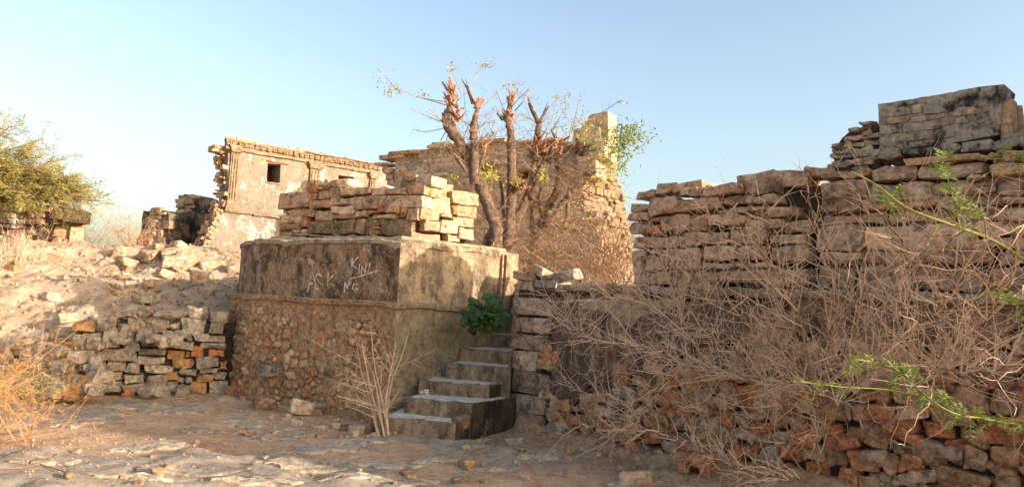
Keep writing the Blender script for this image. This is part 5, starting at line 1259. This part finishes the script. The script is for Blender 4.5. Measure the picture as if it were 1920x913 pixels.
# ---- smaller bare shrubs
def shrub(name, lab, px, py, d, n, L, r, mat, spread=.6, lev=3, seed=1, z=None, wig=.45, nchild=3, lean=(0, 0), grp=None, base=.1, cl=(.3, .6), zig=.15, rmin=.0022):
    rs = random.Random(seed); p = at(px, py, d); p.z = (tz(p.x, p.y) if z is None else z)-.02
    e = empty(name, p, lab, 'bush', grp); mb = MB()
    for k in range(n):
        dd = Vector((rs.gauss(lean[0], spread), rs.gauss(lean[1], spread*.6), 1)); twig(mb, p+Vector((rs.uniform(-base, base), rs.uniform(-base, base), 0)), dd, L*rs.uniform(.5, 1.1), r*rs.uniform(.6, 1.1), rs, 0, lev, .07, wig, .06, nchild, None, 4, cl, zig, rmin)
    mb.build('twigs', mat, e, smooth=80); return e
shrub('bare_shrub', 'thin grey leafless shrub growing against the platform corner beside the stair', 722, 772, 8.5, 11, 1.15, .017, 'twig_pale', .26, 2, 51, 0.02, .3, 3, (-.16, 0), base=.08, cl=(.3, .55), zig=.1, rmin=.0036)
shrub('bare_shrub', 'pale dry bush in front of shadowed wall under the leafy tree', 38, 462, 14.8, 34, .75, .008, 'twig_pale', .35, 2, 52, base=.28)
shrub('bare_shrub', 'straw coloured dry bush on mound before the jagged stump', 250, 470, 16.5, 26, .75, .007, 'twig_straw', .55, 2, 53, base=.25)
shrub('bare_shrub', 'faint leafless shrub on mound crest between the two left ruins', 205, 474, 20, 20, 1.2, .009, 'twig_grey', .5, 3, 54, base=.9)
shrub('bare_shrub', 'faint leafless shrub just right of the moulded wall end', 170, 474, 19.5, 12, .9, .009, 'twig_grey', .5, 3, 55, base=.4)
shrub('bare_shrub', 'distant bare sapling showing above wall between ruin and right wall', 1203, 372, 22, 8, 1.1, .013, 'twig_grey', .4, 3, 56, 3.3 if False else None, base=.2)
shrub('bare_shrub', 'dry bush among the stones behind the low wall', 95, 590, 10.9, 10, .35, .005, 'twig_brown', .8, 2, 57, base=.2)

# dead sprig on the platform ledge
shrub('dry_sprig', 'straw coloured dry sprig growing from the platform ledge', 643, 556, 9.75, 6, .16, .003, 'twig_straw', .7, 1, 58, ZL, base=.02)

# ---- heap of dry cut brush, lower left
rd = random.Random(61)
hp = empty('brush_pile', atz(20, 800, 0), 'heap of orange dry cut thorn branches on the ground, lower left', 'brush pile'); mb = MB(); gm_ = MB()
for k in range(50):
    px = rd.uniform(-330, 60); py = rd.uniform(690, 830); p = atz(px, min(py+60, 900), 0); p.z = rd.uniform(.03, .28)
    q = at(rd.uniform(60, 190) if k % 3 == 0 else rd.uniform(-60, 130), rd.uniform(625, 770), p.y+rd.uniform(-.3, .5)); q.z = max(q.z, .03)
    d = (q-p); d.z *= .75; twig(mb, p, d+Vector((0, 0, .05)), min(d.length, 1.5)*rd.uniform(.6, 1.1), rd.uniform(.005, .010), rd, 1, 3, .08, .28, -.02, 4, None, 3, (.3, .55), .1, .0026)
mb.build('branches', 'twig_straw', hp)
for k in range(900):
    p = at(rd.gauss(30, 55), rd.gauss(725, 28), rd.uniform(7.6, 8.8)); gm_.leaf(p, rv(rd), rv(rd), .05, .012)
gm_.build('withered_leaves', 'leaf_olive', hp)
for i, (pa, lab) in enumerate([([(60, 800), (120, 790), (160, 772)], 'dark broken branch resting across the brush pile'), ([(-20, 878), (40, 876), (90, 862), (128, 846)], 'thin curved brown stick on the dirt, lower left corner'), ([(75, 870), (110, 880), (135, 888), (142, 866)], 'forked twig on the dirt beside the curved stick'), ([(870, 851), (900, 842), (932, 833)], 'thin stick lying on the dirt right of stair foot')]):
    P = [atz(x, y, .03+(.12 if i == 0 else 0)) for x, y in pa]; S = spline(P, 5); mb = MB(); r0 = .016 if i == 0 else .007
    mb.tube(S, [r0*(1-.6*k/len(S)) for k in range(len(S))], 6); tag(mb.build('fallen_stick', 'bark' if i == 0 else 'twig_brown', None, smooth=80), lab, 'stick', 'fallen sticks')

# ---- round leaved green plant at the stair head
rp_ = random.Random(71)
gp_ = empty('leafy_plant', at(915, 622, 9.75), 'dark green round leaved plant at the head of the stair', 'plant'); sm = MB(); lm = MB(); p0 = at(912, 628, 9.7)
def roundleaf(p, n_, r):
    n_ = n_.normalized(); a = n_.orthogonal().normalized(); q = rp_.uniform(0, 6.3); b_ = n_.cross(a); a, b_ = a*math.cos(q)+b_*math.sin(q), b_*math.cos(q)-a*math.sin(q)
    V = [p+n_*.006]+[p+a*(r*1.15*math.cos(t))+b_*(r*math.sin(t))+n_*(-.10*r*math.cos(2*t)) for t in [k*math.pi/4 for k in range(8)]]
    lm.add(V, [(0, 1+k, 1+(k+1) % 8) for k in range(8)])
for k in range(260):
    x = rp_.gauss(906, 21); y = rp_.gauss(594, 14)
    if rp_.random() < .2: x = rp_.gauss(925, 8); y = rp_.uniform(552, 580)
    if y > 628 or x < 864 or x > 955: continue
    q = at(x, y, 9.5+rp_.uniform(-.2, .2)); 
    if k % 3 == 0: sm.tube([p0, p0.lerp(q, .5)+rv(rp_)*.03, q], [.007, .005, .003], 4)
    roundleaf(q, Vector((rp_.uniform(-.6, .7), -.8, rp_.uniform(.1, 1.1)))+rv(rp_)*.3, rp_.uniform(.018, .05))
sm.build('stem', 'twig_green', gp_); lm.build('leaves', 'leaf_dark', gp_, smooth=80)
# dry grass tufts and litter along the wall foot
lit = MB(); rq = random.Random(81)
for k in range(2200):
    px = rq.uniform(840, 1500); q = atz(px, np.interp(px, [840, 960, 1230, 1500], [815, 805, 880, 912])+rq.gauss(0, 14), 0)
    q.z = tz(q.x, q.y)+.006; lit.leaf(q, Vector((rq.uniform(-1, 1), rq.uniform(-1, 1), rq.uniform(0, .35))), Vector((0, 0, 1)), rq.uniform(.02, .05), rq.uniform(.006, .014))
o = lit.build('leaf_litter', 'twig_brown'); tag(o, 'dry brown leaf litter along the foot of stair and retaining wall', 'litter'); o['kind'] = 'stuff'
